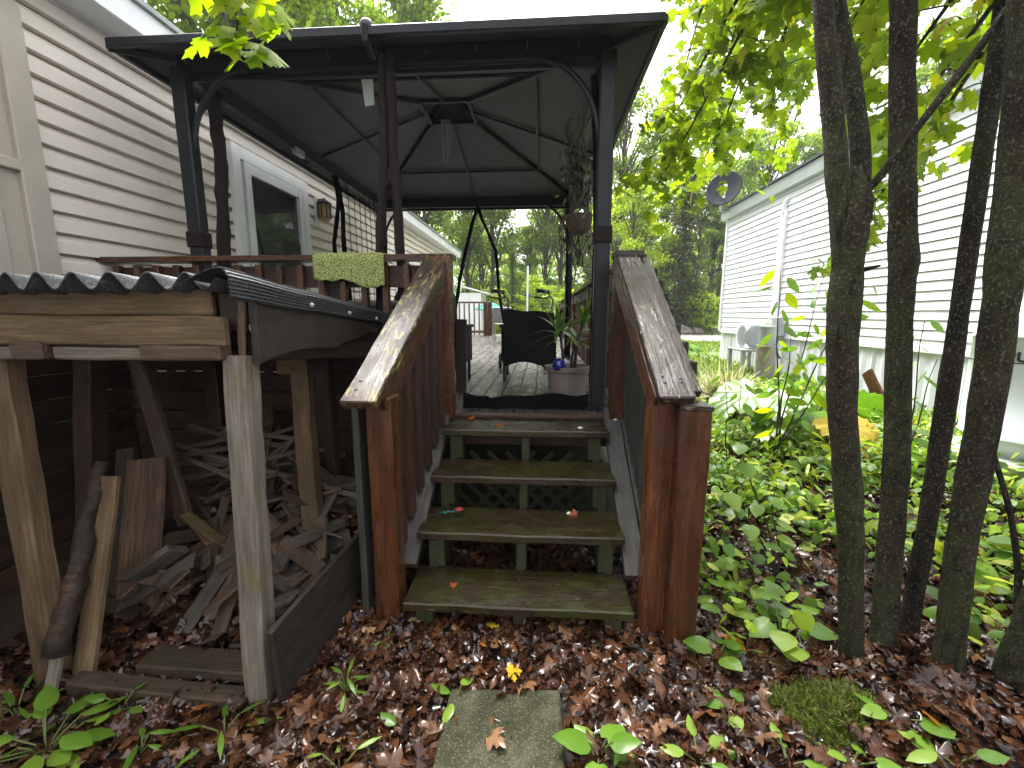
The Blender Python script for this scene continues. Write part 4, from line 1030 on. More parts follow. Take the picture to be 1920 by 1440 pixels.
# hanging dried plant
hg = thing('hanging_planter', 'hanging basket of dried vines at the right gazebo post', 'planter', (.28, 3.62, 2.1))
b = B(); b.lathe((.29, 3.62, 2.09), [(.06, 0), (.085, .02), (.105, .13), (.11, .14)], 16); b.build('basket', plain('basket_brown', (.085, .065, .045), .8, var=.4, vs=40, bmp=.6), hg, smooth=True)
b = B(); b.lathe((.29, 3.62, 2.20), [(.10, 0), (.06, .03)], 14); b.build('soil', SOIL, hg)
for k in range(3):
    a = k * 2.09; b = B(); b.tube([(.29 + .1 * math.cos(a), 3.62 + .1 * math.sin(a), 2.22), (.30, 3.62, 2.75), (.30, 3.62, 3.05)], .003, 5); b.build('hanger_cord', STEMD, hg)
for k in range(60):
    p = V((.29 + rnd.uniform(-.08, .08), 3.62 + rnd.uniform(-.08, .08), 2.2 + rnd.uniform(0, .45) * (k % 3 > 0))); pts = [p]
    d = V((rnd.uniform(-.2, .2), rnd.uniform(-.2, .2), rnd.uniform(-.3, .8)))
    for q in range(8):
        d = (d + V((rnd.uniform(-.3, .3) - 3 * (pts[-1].x - .28), rnd.uniform(-.3, .3) - 3 * (pts[-1].y - 3.62), -.28 if k % 3 == 0 else rnd.uniform(-.15, .25)))).normalized(); pts.append(pts[-1] + d * .05)
    b = B(); b.tube(pts, rnd.uniform(.0025, .006), 5); b.build('dry_vine', LATH if k % 4 == 0 else STEMD, hg, smooth=True)
nl = 150; pp_ = np.stack([rng.normal(.27, .07, nl), rng.normal(3.62, .06, nl), rng.uniform(1.95, 2.75, nl)], -1)
me = scatter_mesh('dry_leaves', OVAL, pp_ - np.array(hg.location), rots(nl, .9, .5), rng.uniform(.03, .07, nl), cols(nl, [(.07, .05, .03), (.13, .10, .06), (.05, .05, .02)]), L_DEAD, .05)
tag(link(bpy.data.objects.new('dry_leaves', me), hg), kind='stuff')
# towel on the guard cap
b = B(); nu, nv = 34, 22
for i in range(nu + 1):
    u = i / nu; x = -1.475 + .46 * u + .004 * math.sin(u * 20)
    for j in range(nv + 1):
        vv = j / nv * (.265 + .06 * (u * u * (3 - 2 * u)) + .012 * math.sin(u * 11))
        fold = .014 * math.sin(u * 9 + 1) * min(1, j / 6)
        if vv < .09: y, z = 2.925 - vv * 1.62, 1.842
        elif vv < .12: y, z = 2.925 - .146 - .006, 1.842 - (vv - .09) * .6
        else: y, z = 2.770 - abs(fold), 1.824 - (vv - .12)
        b.v.append(V((x + (.02 * math.sin(u * 3.1) if vv > .12 else 0), y, z + .004 * math.sin(u * 31 + j))))
for i in range(nu):
    for j in range(nv):
        a = i * (nv + 1) + j; b.f.append((a, a + 1, a + nv + 2, a + nv + 1))
tw = b.build('towel', TOWEL, smooth=True); md = tw.modifiers.new('thick', 'SOLIDIFY'); md.thickness = .008
tag(tw, 'lime green chenille towel draped over the deck guard rail', 'towel')
# far end of the garden
fs = thing('garden_shed', 'pale garden shed with a white sloping roof behind the deck', 'shed', (-4.2, 22, .45))
b = B(); b.box((-4.3, 22.5, 1.45), (2.6, 2.0, 2.1)); b.build('wall', VINYLW, fs)
b = B(); b.sheet([(-5.7, 21.3, 3.25), (-2.6, 21.3, 2.42), (-2.6, 23.7, 2.42), (-5.7, 23.7, 3.25)], .08); b.build('roof', WHITE, fs)
b = B(); b.box((-3.6, 21.48, 1.5), (.08, .04, 2.0)); b.build('corner_trim', WHITE, fs)
um = thing('parasol', 'teal garden parasol beyond the deck', 'parasol', (-2.1, 17.4, .44))
b = B(); b.lathe((-2.1, 17.4, 1.62), [(.62, 0), (.63, .02), (.3, .24), (.02, .34)], 10); b.build('canopy', TEAL, um)
b = B(); b.tube([(-2.1, 17.4, .44), (-2.1, 17.4, 1.98)], .02, 8); b.build('pole', WHITE, um)
b = B(); b.tube([(-.55, 16.2, .44), (-.52, 16.2, 3.2)], .035, 10); tag(b.build('white_pole', WHITE), 'slim white pole rising behind the walker', 'pole')
b = B(); b.lathe((-2.05, 9.0, DZ), [(.08, 0), (.11, .24), (.12, .25)], 16)
o = b.build('blue_bucket', BLUE); tag(o, 'blue plastic bucket on the far deck', 'bucket')
b = B(); b.lathe((-1.0, 12.5, DZ), [(.15, 0), (.21, .38), (.23, .4), (.22, .45)], 18); tag(b.build('terracotta_pot', POTT), 'terracotta pot at the far end of the deck', 'pot')
b = B(); b.box((-.25, 14.6, .95), (.5, .3, 1.0)); b.box((-.25, 14.45, 1.3), (.4, .04, .2)); tag(b.build('white_crate', WHITE, bevel=.03), 'white crate beyond the far end of the deck', 'crate')
gc = thing('garden_chair', 'grey garden chair at the far deck end by the black wicker chair', 'chair', (-.95, 10.6, DZ))
for s in (-.22, .22):
    b = B(); b.tube([(-.95 + s, 10.4, DZ), (-.95 + s, 10.45, 1.2), (-.95 + s, 10.3, 1.6)], .014, 6); b.build('leg', GREYM, gc)
    b = B(); b.tube([(-.95 + s, 10.9, DZ), (-.95 + s, 10.85, 1.35), (-.95 + s, 10.45, 1.35)], .014, 6); b.build('leg', GREYM, gc)
b = B(); b.box((-.95, 10.65, 1.22), (.44, .44, .02)); b.build('seat', GREYM, gc)
b = B(); b.sheet([(-1.17, 10.44, 1.25), (-.73, 10.44, 1.25), (-.73, 10.3, 1.62), (-1.17, 10.3, 1.62)], .01); b.build('backrest', GREYM, gc)

# ------------------------------------------------------------------ paver and fallen leaves
b = B(); b.prism([(-.325, .55), (.10, .57), (.085, 1.435), (-.33, 1.41)], 'z', -.04, .045)
tag(b.build('concrete_paver', PAVER, bevel=.006), 'mossy grey concrete slab sunk in the leaves before the steps', 'paving slab')
def litter(name, n, xr, yr, size, stops, lift=.02, pit=.0, spread=.55, tpl=MAPLE, mat=L_DEAD, keep=None, jit=.09, kind='stuff'):
    x = rng.uniform(*xr, n); y = rng.uniform(*yr, n)
    if keep is not None:
        k = keep(x, y); x, y = x[k], y[k]
    n = len(x); z = zg(x, y) + rng.uniform(.0, lift, n) + .008
    me = scatter_mesh(name, tpl, np.stack([x, y, z], -1), rots(n, pit, spread), rng.uniform(*size, n), cols(n, stops, .35), mat, jit)
    return tag(link(bpy.data.objects.new(name, me)), kind=kind)
DEADC = [(0.02208, 0.0092, 0.0046), (0.06256, 0.023, 0.0092), (0.115, 0.046, 0.0184), (0.04416, 0.01656, 0.0092), (0.01288, 0.00644, 0.00368), (0.1472, 0.06992, 0.03312), (0.0828, 0.03128, 0.01472), (0.02944, 0.01104, 0.00552)]
notpav = lambda x, y: ~((x > -.35) & (x < .12) & (y < 1.45) & (rng.random(len(x)) > .04))
tag(litter('dead_leaves', 5200, (-1.1, 1.25), (.75, 2.75), (.04, .085), DEADC, .03, 0, .4, tpl=OVAL, keep=notpav), 'crumpled oval dead leaves before the steps', 'leaves')
tag(litter('dead_leaves', 11000, (-1.1, 1.25), (.75, 2.75), (.04, .095), DEADC, .03, 0, .36, keep=notpav), 'wet brown dead leaves covering the ground before the steps', 'leaves')
tag(litter('dead_leaves', 2600, (1.1, 2.3), (.8, 1.9), (.04, .09), DEADC, .03, 0, .4, tpl=OVAL), 'dead leaves round the feet of the maples', 'leaves')
tag(litter('dead_leaves', 4200, (1.1, 3.4), (.8, 4.2), (.05, .10), DEADC, .03, 0, .5, keep=notpav), 'brown dead leaves under the ground cover by the maples', 'leaves')
tag(litter('dead_leaves', 1700, (-2.3, -1.0), (.75, 1.9), (.04, .09), DEADC, .03, 0, .45), 'dead leaves along the front of the shelter', 'leaves')
tag(litter('dead_leaves', 900, (-1.85, -1.0), (1.55, 2.3), (.05, .10), DEADC, .10, 0, .6), 'dead leaves blown over the rubble in the shelter', 'leaves')
PALE = [(.22, .12, .065), (.17, .09, .05), (.28, .18, .10)]
litter('pale_dead_leaves', 70, (-1.0, 1.2), (.8, 2.0), (.045, .085), PALE, .06, 0, .4, keep=notpav)['label'] = 'scattered paler tan dead leaves'
FL = [('fallen_leaf', 'bright yellow maple leaf at the head of the concrete slab', (-.115, 1.455, .085), .065, L_FALY, 'Z'),
      ('fallen_leaf', 'orange leaf lying left of the yellow leaf on the dead leaves', (-.24, 1.60, .085), .06, L_FALL, ''),
      ('fallen_leaf', 'tan curled leaf between the orange leaf and the steps', (-.215, 1.68, .10), .07, L_FALY, ''),
      ('fallen_leaf', 'small orange leaf on the bottom step', (-.40, 1.80, .196), .045, L_FALL, ''),
      ('fallen_leaf', 'orange leaf lying on the left handrail', (-.70, 2.19, 1.455), .055, L_FALL, 'R'),
      ('fallen_leaf', 'red and white leaf at the front edge of the deck', (-.43, 2.72, .79), .06, L_FALL, ''),
      ('fallen_leaf', 'small red-orange leaf on the top step', (-.27, 2.60, .772), .04, L_FALL, ''),
      ('fallen_leaf', 'orange leaf at the right end of the second step', (.2, 2.16, .405), .05, L_FALL, ''),
      ('fallen_leaf', 'orange leaf under the maple trunks', (1.28, 1.33, .15), .085, L_FALL, ''),
      ('fallen_leaf', 'rust coloured leaf among the weeds right of the outer newel post', (.86, 1.72, .07), .10, L_FALL, ''),
      ('fallen_leaf', 'wet orange-red leaf before the sill of the shelter', (-1.22, 1.24, .06), .09, L_FALL, '')]
for nm, lb, p, s, mt_, f_ in FL:
    rr = rots(1, .1, .15)[0]
    o = leafobj(nm, 'maple', MAPLE, mt_, None, lm4(p, rr, s))
    if f_ == 'R': o.matrix_local = M.Translation(V(p)) @ M.Rotation(R(34), 4, 'X') @ M.Rotation(1.0, 4, 'Z') @ M.Scale(s, 4)
    tag(o, lb, 'leaf', 'bright fallen leaves')

pf = thing('plastic_flower', 'tiny artificial flower with red bloom on the second step', 'flower', (-.47, 2.13, .40))
b = B(); b.tube([(-.50, 2.13, .405), (-.46, 2.12, .415), (-.43, 2.12, .43)], .003, 6); b.build('stem', TEAL, pf)
for k in range(6):
    b = B(); b.lathe((-.425 + .012 * math.cos(k * 1.05), 2.115 + .012 * math.sin(k * 1.05), .432), [(.002, -.003), (.011, 0), (.003, .006)], 8); b.build('petal', TXR, pf)
for k in range(3):
    leafobj('leaf', 'oval', OVAL, plain('plastic_green_%d' % k, (.02, .16, .09), .4), pf, M.Translation(V((-.02 - .012 * k, 0, .012))) @ M.Rotation(k * 2.0, 4, 'Z') @ M.Scale(.03, 4))
for k, (x, y, z) in enumerate(((.16, 2.17, .40), (.24, 2.55, .77), (.47, 2.68, .795))):
    b = B(); b.lathe((x, y, z), [(.003, -.004), (.016, 0), (.012, .006), (.002, .009)], 7)
    tag(b.build('paper_scrap', WHITE), ('crumpled white scrap at the back of the second step', 'small white scrap on the top step', 'white scrap beside the right upper post')[k], 'scrap')

# moss mound
b = B()
for i in range(25):
    for j in range(25):
        u, v_ = i / 24 * 2 - 1, j / 24 * 2 - 1; x, y = 1.02 + u * .24, 1.40 + v_ * .17
        r = min(1, math.hypot(u, v_)); b.v.append(V((x, y, gz(x, y) + .075 * (1 - r * r) + .012 * noise.noise(V((x * 25, y * 25, 0))) - .01)))
b.f = [(i * 25 + j, i * 25 + j + 1, i * 25 + j + 26, i * 25 + j + 25) for i in range(24) for j in range(24)]
ms_ = tag(b.build('moss_mound', MOSS, smooth=True), 'green moss hummock at the foot of the maple trunks', 'moss')
n = 5200; a = rng.uniform(0, 6.283, n); r = np.sqrt(rng.random(n)); x = 1.02 + .23 * r * np.cos(a); y = 1.40 + .165 * r * np.sin(a)
z = zg(x, y) + .075 * (1 - r * r) - .006
me = scatter_mesh('moss_fronds', LANCE, np.stack([x, y, z], -1) - np.array(ms_.location), rots(n, -.9, .5), rng.uniform(.014, .032, n), cols(n, [(.05, .08, .008), (.10, .14, .012), (.16, .19, .02)]), L_GRND)
tag(link(bpy.data.objects.new('moss_fronds', me), ms_), kind='stuff')

# ------------------------------------------------------------------ weeds in front
def weed(name, label, x, y, n, size, tpl, tplname, hgt, spread=.06, mat=L_WEED, zoff=0, upr=.5):
    z = gz(x, y) + zoff
    wd = thing(name, label, 'weed', (x, y, z)); b = B()
    for i in range(n):
        a = i * 2.4 + rnd.uniform(-.4, .4); hh = hgt * (.35 + .65 * (i + 1) / n) * rnd.uniform(.85, 1.1); rr = spread * rnd.uniform(.5, 1)
        tip = V((math.cos(a) * rr, math.sin(a) * rr, hh))
        b.tube([V((0, 0, -.02)), V((tip.x * .3, tip.y * .3, hh * .6)), tip], .0028, 5)
        m4 = M.Translation(tip) @ M.Rotation(a - math.pi / 2, 4, 'Z') @ M.Rotation(rnd.uniform(-.2, upr), 4, 'X') @ M.Rotation(rnd.uniform(-.3, .3), 4, 'Y') @ M.Scale(size * rnd.uniform(.7, 1.15), 4)
        leafobj('leaf', tplname, tpl, mat, wd, m4)
    o = b.build('stem', STEM, wd, local=True); return wd
WD = [('broad-leaved green weed at the right edge of the concrete slab', .20, 1.20, 6, .10, HEART, 'heart', .10, .06),
      ('pointed-leaved seedling left of the slab among dead leaves', -.72, 1.37, 11, .065, LANCE, 'lance', .11, .035),
      ('pair of glossy leaves at the upper left corner of the slab', -.30, 1.37, 4, .085, OVAL, 'oval', .06, .04),
      ('heart-leaved weed at the foot of the outer newel post', .735, 1.62, 5, .10, HEART, 'heart', .10, .06),
      ('light green rosette below the moss hummock', .80, 1.22, 7, .075, OVAL, 'oval', .06, .06),
      ('small oval-leaved weed right of the slab', .52, 1.21, 7, .075, OVAL, 'oval', .06, .07),
      ('dense weed clump at the left bottom corner by the shelter post', -1.62, 1.10, 16, .11, OVAL, 'oval', .10, .13),
      ('trailing weed in front of the shelter sill', -1.07, 1.19, 6, .10, LANCE, 'lance', .10, .09),
      ('lance-leaved weed between the shelter and the slab', -.62, 1.10, 5, .08, LANCE, 'lance', .08, .06),
      ('dark green weed just right of the moss hummock', 1.22, 1.34, 6, .075, HEART, 'heart', .07, .06),
      ('yellow-green shoots on the near side of the moss hummock', 1.0, 1.22, 6, .06, HEART, 'heart', .07, .06),
      ('tiny star-shaped seedling close to the low side panel', -.66, 1.60, 9, .045, LANCE, 'lance', .06, .03),
      ('tall heart-leaved weed behind the moss hummock', 1.06, 1.75, 9, .12, HEART, 'heart', .17, .12),
      ('yellowing weed leaning towards the outer newel post', .93, 1.92, 7, .12, HEART, 'heart', .14, .12),
      ('pale two-leaved seedling before the middle of the shelter', -1.30, 1.12, 4, .10, LANCE, 'lance', .09, .04),
      ('single oval leaf shoot left of the slab edge', -.48, 1.24, 2, .08, OVAL, 'oval', .05, .02),
      ('dark leafy weed against the shelter sill', -1.52, 1.27, 6, .06, OVAL, 'oval', .08, .06),
      ('grassy weed beside the slanted plank foot', -1.88, 1.22, 8, .09, LANCE, 'lance', .08, .06),
      ('oval-leaved weed at the right bottom corner under the trunks', 1.28, 1.20, 6, .09, OVAL, 'oval', .08, .07),
      ('low weed touching the near corner of the outer newel post', .70, 1.40, 5, .07, HEART, 'heart', .06, .05)]
for lb, x, y, n, s, tp, tn, hh, spd in WD: weed('weed', lb, x, y, n, s, tp, tn, hh, spd)
# white fungus crust on the sill
b = B()
for k in range(46):
    x = (-1.36 + rnd.uniform(-.12, .12)) if k < 30 else (-.99 + rnd.uniform(-.045, .045)); y = 1.285 + rnd.uniform(-.015, .02)
    b.lathe((x, y, gz(x, y) + .004 + rnd.uniform(0, .016)), [(.002, -.004), (rnd.uniform(.006, .014), 0), (.003, .006)], 7)
tag(b.build('white_fungus', plain('fungus_white', (.75, .74, .62), .7)), 'crust of white fungus along the shelter sill', 'fungus', kind='stuff')

# ground cover on the right, leafy and bright
GC = [(0.05, 0.125, 0.0125), (0.125, 0.25, 0.0175), (0.25, 0.425, 0.025), (0.4, 0.5625, 0.0375), (0.0875, 0.1875, 0.025), (0.525, 0.575, 0.0625), (0.175, 0.325, 0.0625)]
def cover(n, xr, yr, size, dens, hgt, label, tpl=HEART):
    x = rng.uniform(*xr, n); y = rng.uniform(*yr, n)
    p = dens(x, y) * np.clip(.15 + 2.2 * np.array([.35 + noise.noise(V((a * 1.7, c * 1.7, 8))) for a, c in zip(x, y)]), .06, 1.6); k = rng.random(n) < p; x, y = x[k], y[k]; n = len(x)
    z = zg(x, y) + rng.random(n) ** 1.3 * hgt + .03
    me = scatter_mesh('ground_cover', tpl, np.stack([x, y, z], -1), rots(n, .25, .4), rng.uniform(*size, n), cols(n, GC, .2), L_GRND, .02)
    o = link(bpy.data.objects.new('ground_cover', me)); tag(o, label, 'ground cover', kind='stuff')
cover(7000, (.76, 4.0), (1.55, 3.4), (.035, .10), lambda x, y: .05 + ss(1.65, 2.6, y + .25 * (x - .8)) * .24, .18, 'leafy green ground cover behind the maple trunks')
cover(6000, (.80, 3.7), (2.6, 6.2), (.05, .13), lambda x, y: .7 * ss(2.6, 3.4, y) * (1 - .8 * ss(2.7, 3.5, x)), .20, 'narrow-leaved ground cover between the stairs and the trailer', LANCE)
cover(5000, (.80, 3.7), (2.3, 6.2), (.03, .09), lambda x, y: .7 * ss(2.3, 3.4, y) * (1 - .6 * ss(2.7, 3.5, x)), .12, 'small-leaved ground cover between the stairs and the trailer', OVAL)
cover(6500, (.80, 3.7), (3.0, 6.2), (.03, .10), lambda x, y: .5 * ss(2.8, 3.4, y) * (1 - .8 * ss(2.7, 3.5, x)), .13, 'dense bright ground cover between the stairs and the trailer')
cover(2200, (.8, 3.6), (1.7, 5.2), (.04, .085), lambda x, y: .4 * ss(1.8, 2.8, y), .22, 'lobed seedlings scattered through the ground cover', MAPLE)
cover(3000, (1.7, 3.9), (.9, 3.2), (.03, .07), lambda x, y: .8 + 0 * x, .10, 'low small-leaved ground cover right of the trunks', OVAL)
n = 70000; x = rng.uniform(.85, 8.5, n); y = rng.uniform(4.0, 16.4, n); k = (x < 4) | (y > 10.3); x, y = x[k], y[k]; n = len(x); k = (y > 5.0) | (x > 2.7) | (rng.random(n) < .4); x, y = x[k], y[k]
k = ~((y > 10.6) & (y < 12.2) & (x > 1.8)); x, y = x[k], y[k]; n = len(x)
me = scatter_mesh('grass', LANCE, np.stack([x, y, zg(x, y) - .005], -1), rots(n, -1.1, .35), rng.uniform(.06, .15, n), cols(n, [(.09, .16, .015), (.16, .25, .025), (.22, .30, .05)]), L_GRND)
tag(link(bpy.data.objects.new('grass', me)), 'short bright lawn grass between the deck and the trailer', 'grass', kind='stuff')

# hosta, potted grass, rhubarb, sapling
hs_ = thing('hosta', 'bright green hosta clump at the far corner of the trailer', 'plant', (3.3, 10.7, gz(3.3, 10.7)))
for i in range(120):
    a = rnd.uniform(0, 6.28); r = rnd.uniform(.05, .55); zz = .42 * (1 - (r / .62) ** 2) + rnd.uniform(-.03, .06)
    m4 = M.Translation((math.cos(a) * r * 1.25, math.sin(a) * r, zz)) @ M.Rotation(a - math.pi / 2, 4, 'Z') @ M.Rotation(-rnd.uniform(.1, .9), 4, 'X') @ M.Scale(rnd.uniform(.2, .32), 4)
    leafobj('leaf', 'oval', OVAL, L_RHUB, hs_, m4)
pg = thing('potted_grass', 'straw-coloured grass tuft in a black nursery pot', 'potted plant', (2.13, 5.1, gz(2.13, 5.1)))
b = B(); b.lathe((2.13, 5.1, gz(2.13, 5.1) - .02), [(.15, 0), (.18, .26), (.195, .265), (.195, .29), (.175, .29), (.17, .25)], 24); b.build('pot', BLACK, pg)
b = B(); b.lathe((2.13, 5.1, gz(2.13, 5.1) + .20), [(.17, 0), (.17, .02), (.05, .03)], 18); b.build('soil', SOIL, pg)
n = 260; me = scatter_mesh('straw', (LANCE[0] * np.array([.16, 1, 1]), LANCE[1]), np.stack([rng.normal(0, .08, n), rng.normal(0, .08, n), np.full(n, .2)], -1), rots(n, -1.0, .4), rng.uniform(.25, .55, n) , cols(n, [(.55, .52, .38), (.5, .46, .32), (.3, .34, .14)]), L_STRAW)
tag(link(bpy.data.objects.new('straw', me), pg), kind='stuff')
rh = thing('rhubarb', 'rhubarb with huge crinkled green leaves and one yellow leaf', 'plant', (2.5, 4.25, gz(2.5, 4.25)))
RL = [(-.75, -.05, .42, .48, L_RHUB), (-.25, -.15, .40, .46, L_RHUB), (.25, .0, .42, .45, L_RHUB), (.55, -.1, .30, .42, L_RHUB), (-.45, -.35, .20, .38, L_RHUB), (.1, -.75, .24, .42, L_RHUBY), (-.1, -.35, .28, .34, L_RHUB), (.45, -.45, .15, .36, L_RHUB), (-.05, .3, .45, .4, L_RHUB), (.85, .2, .36, .42, L_RHUB)]
_ro = [(.0, .0), (.13, -.12), (.30, -.13), (.46, .0), (.50, .2), (.50, .36), (.40, .52), (.34, .68), (.2, .84), (.1, .95), (0, 1.02)]
_ro = _ro + [(-x, y) for x, y in _ro[-2:0:-1]]
_rv = [(0, .06, 0)]; _rf = []; nr = len(_ro) * 2
for q, rad in enumerate((.3, .55, .8, 1.0)):
    for k in range(nr):
        a_, c_ = _ro[(k // 2) % len(_ro)], _ro[(k // 2 + 1) % len(_ro)]; t_ = .5 * (k % 2)
        x = (a_[0] * (1 - t_) + c_[0] * t_) * rad * 1.15; y = .06 + ((a_[1] * (1 - t_) + c_[1] * t_) - .06) * rad
        rip = (.05 if k % 2 else -.03) * rad ** 2 + .03 * math.sin(k * 1.7) * rad
        _rv.append((x, y, .10 * rad - abs(x) * .12 - .38 * y * y + rip))
for k in range(nr): _rf.append((0, 1 + k, 1 + (k + 1) % nr))
for q in range(3):
    for k in range(nr):
        a_, c_ = 1 + q * nr + k, 1 + q * nr + (k + 1) % nr; _rf += [(a_, a_ + nr, c_ + nr), (a_, c_ + nr, c_)]
CR = (np.array(_rv), np.array(_rf))
for i, (dx, dy, zz, s, mt_) in enumerate(RL):
    a = math.atan2(dy, dx); p0 = V((dx * .6, dy * .6, zz))
    b = B(); b.tube([V((0, 0, 0)), p0 * .5 + V((0, 0, zz * .25)), p0], [.016, .013, .010], 8); b.build('stalk', STEMR if i % 2 else STEM, rh, local=True)
    leafobj('leaf', 'rhubarb', CR, mt_, rh, M.Translation(p0) @ M.Rotation(a - math.pi / 2, 4, 'Z') @ M.Rotation(-.25 if zz > .2 else -.1, 4, 'X') @ M.Rotation(rnd.uniform(-.3, .3), 4, 'Y') @ M.Scale(s, 4))
sp_ = thing('sapling', 'thin-stemmed sapling with oval yellow-green leaves before the trailer', 'sapling', (2.05, 3.75, gz(2.05, 3.75)))
SH = [((-.12, .0, 1.62), 19), ((.28, .05, 1.58), 18), ((.55, .0, 1.5), 18), ((-.03, -.1, .95), 8), ((.15, .2, 1.1), 8), ((.38, -.1, .9), 7)]
for tip, nl in SH:
    tip = V(tip); b = B(); pts = [V((tip.x * t_ ** 1.3, tip.y * t_, tip.z * t_)) + V((.015 * math.sin(t_ * 9 + tip.x * 9), 0, 0)) for t_ in np.linspace(0, 1, 9)]
    b.tube(pts, [.009 - .0065 * i / 8 for i in range(9)], 6); b.build('branch', STEMD, sp_, local=True)
    for k in range(nl):
        t_ = .28 + .72 * k / (nl - 1); i = min(int(t_ * 8), 7); p = pts[i].lerp(pts[i + 1], t_ * 8 - i); s = 1 if k % 2 else -1
        a = (0 if s > 0 else math.pi) + rnd.uniform(-.7, .7); q = p + V((math.cos(a) * .05, math.sin(a) * .05, .01))
        leafobj('leaf', 'oval', OVAL, L_YELL if k % 3 == 0 else L_RHUB, sp_, M.Translation(q) @ M.Rotation(a - math.pi / 2 + rnd.uniform(-.5, .5), 4, 'Z') @ M.Rotation(rnd.uniform(-.9, .1), 4, 'X') @ M.Rotation(rnd.uniform(.3, .9), 4, 'Y') @ M.Scale(rnd.uniform(.11, .17), 4))
for lb, x, y, tips in (('short leafy sapling between the right handrail and the potted grass', 1.55, 3.5, (((-.1, 0, .95), 10), ((.1, .1, .8), 8))), ('sapling with wide-spaced leaves seen between the first two maple trunks', 2.45, 2.95, (((.0, 0, 1.15), 10), ((.2, .1, .9), 8)))):
    q_ = thing('sapling', lb, 'sapling', (x, y, gz(x, y)))
    for tip, nl in tips:
        tip = V(tip); b = B(); pts = [V((tip.x * t_ ** 1.3, tip.y * t_, tip.z * t_)) + V((.012 * math.sin(t_ * 9 + x * 9), 0, 0)) for t_ in np.linspace(0, 1, 9)]
        b.tube(pts, [.007 - .005 * i / 8 for i in range(9)], 6); b.build('branch', STEMD, q_, local=True)
        for k in range(nl):
            t_ = .3 + .7 * k / (nl - 1); i = min(int(t_ * 8), 7); p = pts[i].lerp(pts[i + 1], t_ * 8 - i); a = (0 if k % 2 else math.pi) + rnd.uniform(-.8, .8)
            leafobj('leaf', 'oval', OVAL, L_RHUB, q_, M.Translation(p + V((math.cos(a) * .03, math.sin(a) * .03, .01))) @ M.Rotation(a - math.pi / 2 + rnd.uniform(-.5, .5), 4, 'Z') @ M.Rotation(rnd.uniform(-.9, .1), 4, 'X') @ M.Rotation(rnd.uniform(.2, .8), 4, 'Y') @ M.Scale(rnd.uniform(.09, .14), 4))
# second, bare-stemmed shrub stems between post and trunk
bs_ = thing('thin_shrub', 'slender dark-stemmed shrub with sparse leaves left of the forked trunk', 'shrub', (1.30, 2.25, gz(1.30, 2.25)))
for tip, nl in (((-.28, .25, .55), 6), ((-.05, .5, .72), 6), ((.05, .2, .45), 5)):
    tip = V(tip); b = B(); pts = [tip * t_ + V((.02 * math.sin(t_ * 7), 0, .03 * math.sin(t_ * 3))) for t_ in np.linspace(0, 1, 8)]
    b.tube(pts, [.007 - .0045 * i / 7 for i in range(8)], 6); b.build('branch', STEMD, bs_, local=True)
    for k in range(nl):
        p = pts[min(7, 2 + k)]; a = rnd.uniform(0, 6.28)
        leafobj('leaf', 'heart', HEART, L_WEED, bs_, M.Translation(p + V((math.cos(a) * .03, math.sin(a) * .03, .0))) @ M.Rotation(a - math.pi / 2, 4, 'Z') @ M.Rotation(rnd.uniform(-.4, .1), 4, 'X') @ M.Scale(rnd.uniform(.07, .12), 4))

# ------------------------------------------------------------------ maples by the path
def smooth_path(pts, n):
    pts = [V(p) for p in pts]; P = [2 * pts[0] - pts[1]] + pts + [2 * pts[-1] - pts[-2]]; out = []
    for i in range(n + 1):
        t_ = i / n * (len(pts) - 1); k = min(int(t_), len(pts) - 2); u = t_ - k; p0, p1, p2, p3 = P[k:k + 4]
        out.append(.5 * ((2 * p1) + (p2 - p0) * u + (2 * p0 - 5 * p1 + 4 * p2 - p3) * u * u + (3 * p1 - p0 - 3 * p2 + p3) * u ** 3))
    return out
def trunk(parent, pts, r0, r1, mat=BARK, name='trunk', flare=True, seg=26, knots=(), tip=False):
    P = smooth_path(pts, 46); Rr = []
    for i, p in enumerate(P):
        t_ = i / 46; r = r0 + (r1 - r0) * t_
        if flare: r *= 1 + .9 * max(0, 1 - t_ * 46 / 4) ** 2
        if tip and t_ > .84: r *= 1 - .8 * ((t_ - .84) / .16) ** 1.5
        Rr.append(r * (1 + .06 * noise.noise(p * 6)))
    b = B(); b.tube(P, Rr, seg, ns=.10, freq=9)
    for kp, amp, sg in knots:
        kp = V(kp)
        for i, vv in enumerate(b.v):
            d = (vv - kp).length
            if d < sg * 3:
                c = P[min(i // seg, 46)]; b.v[i] = vv + (vv - c).normalized() * amp * math.exp(-(d / sg) ** 2) * (1 + .5 * noise.noise(vv * 40))
    return b.build(name, mat, parent, smooth=True)
crownsets = {}
def sprays(specs, near, leaf_n, size, pos_list, br_mesh, droop=.35):
    pass
MC = [(0.115, 0.1955, 0.0115), (0.1955, 0.3105, 0.0138), (0.276, 0.4025, 0.0161), (0.3795, 0.483, 0.0184), (0.1495, 0.23, 0.0138)]
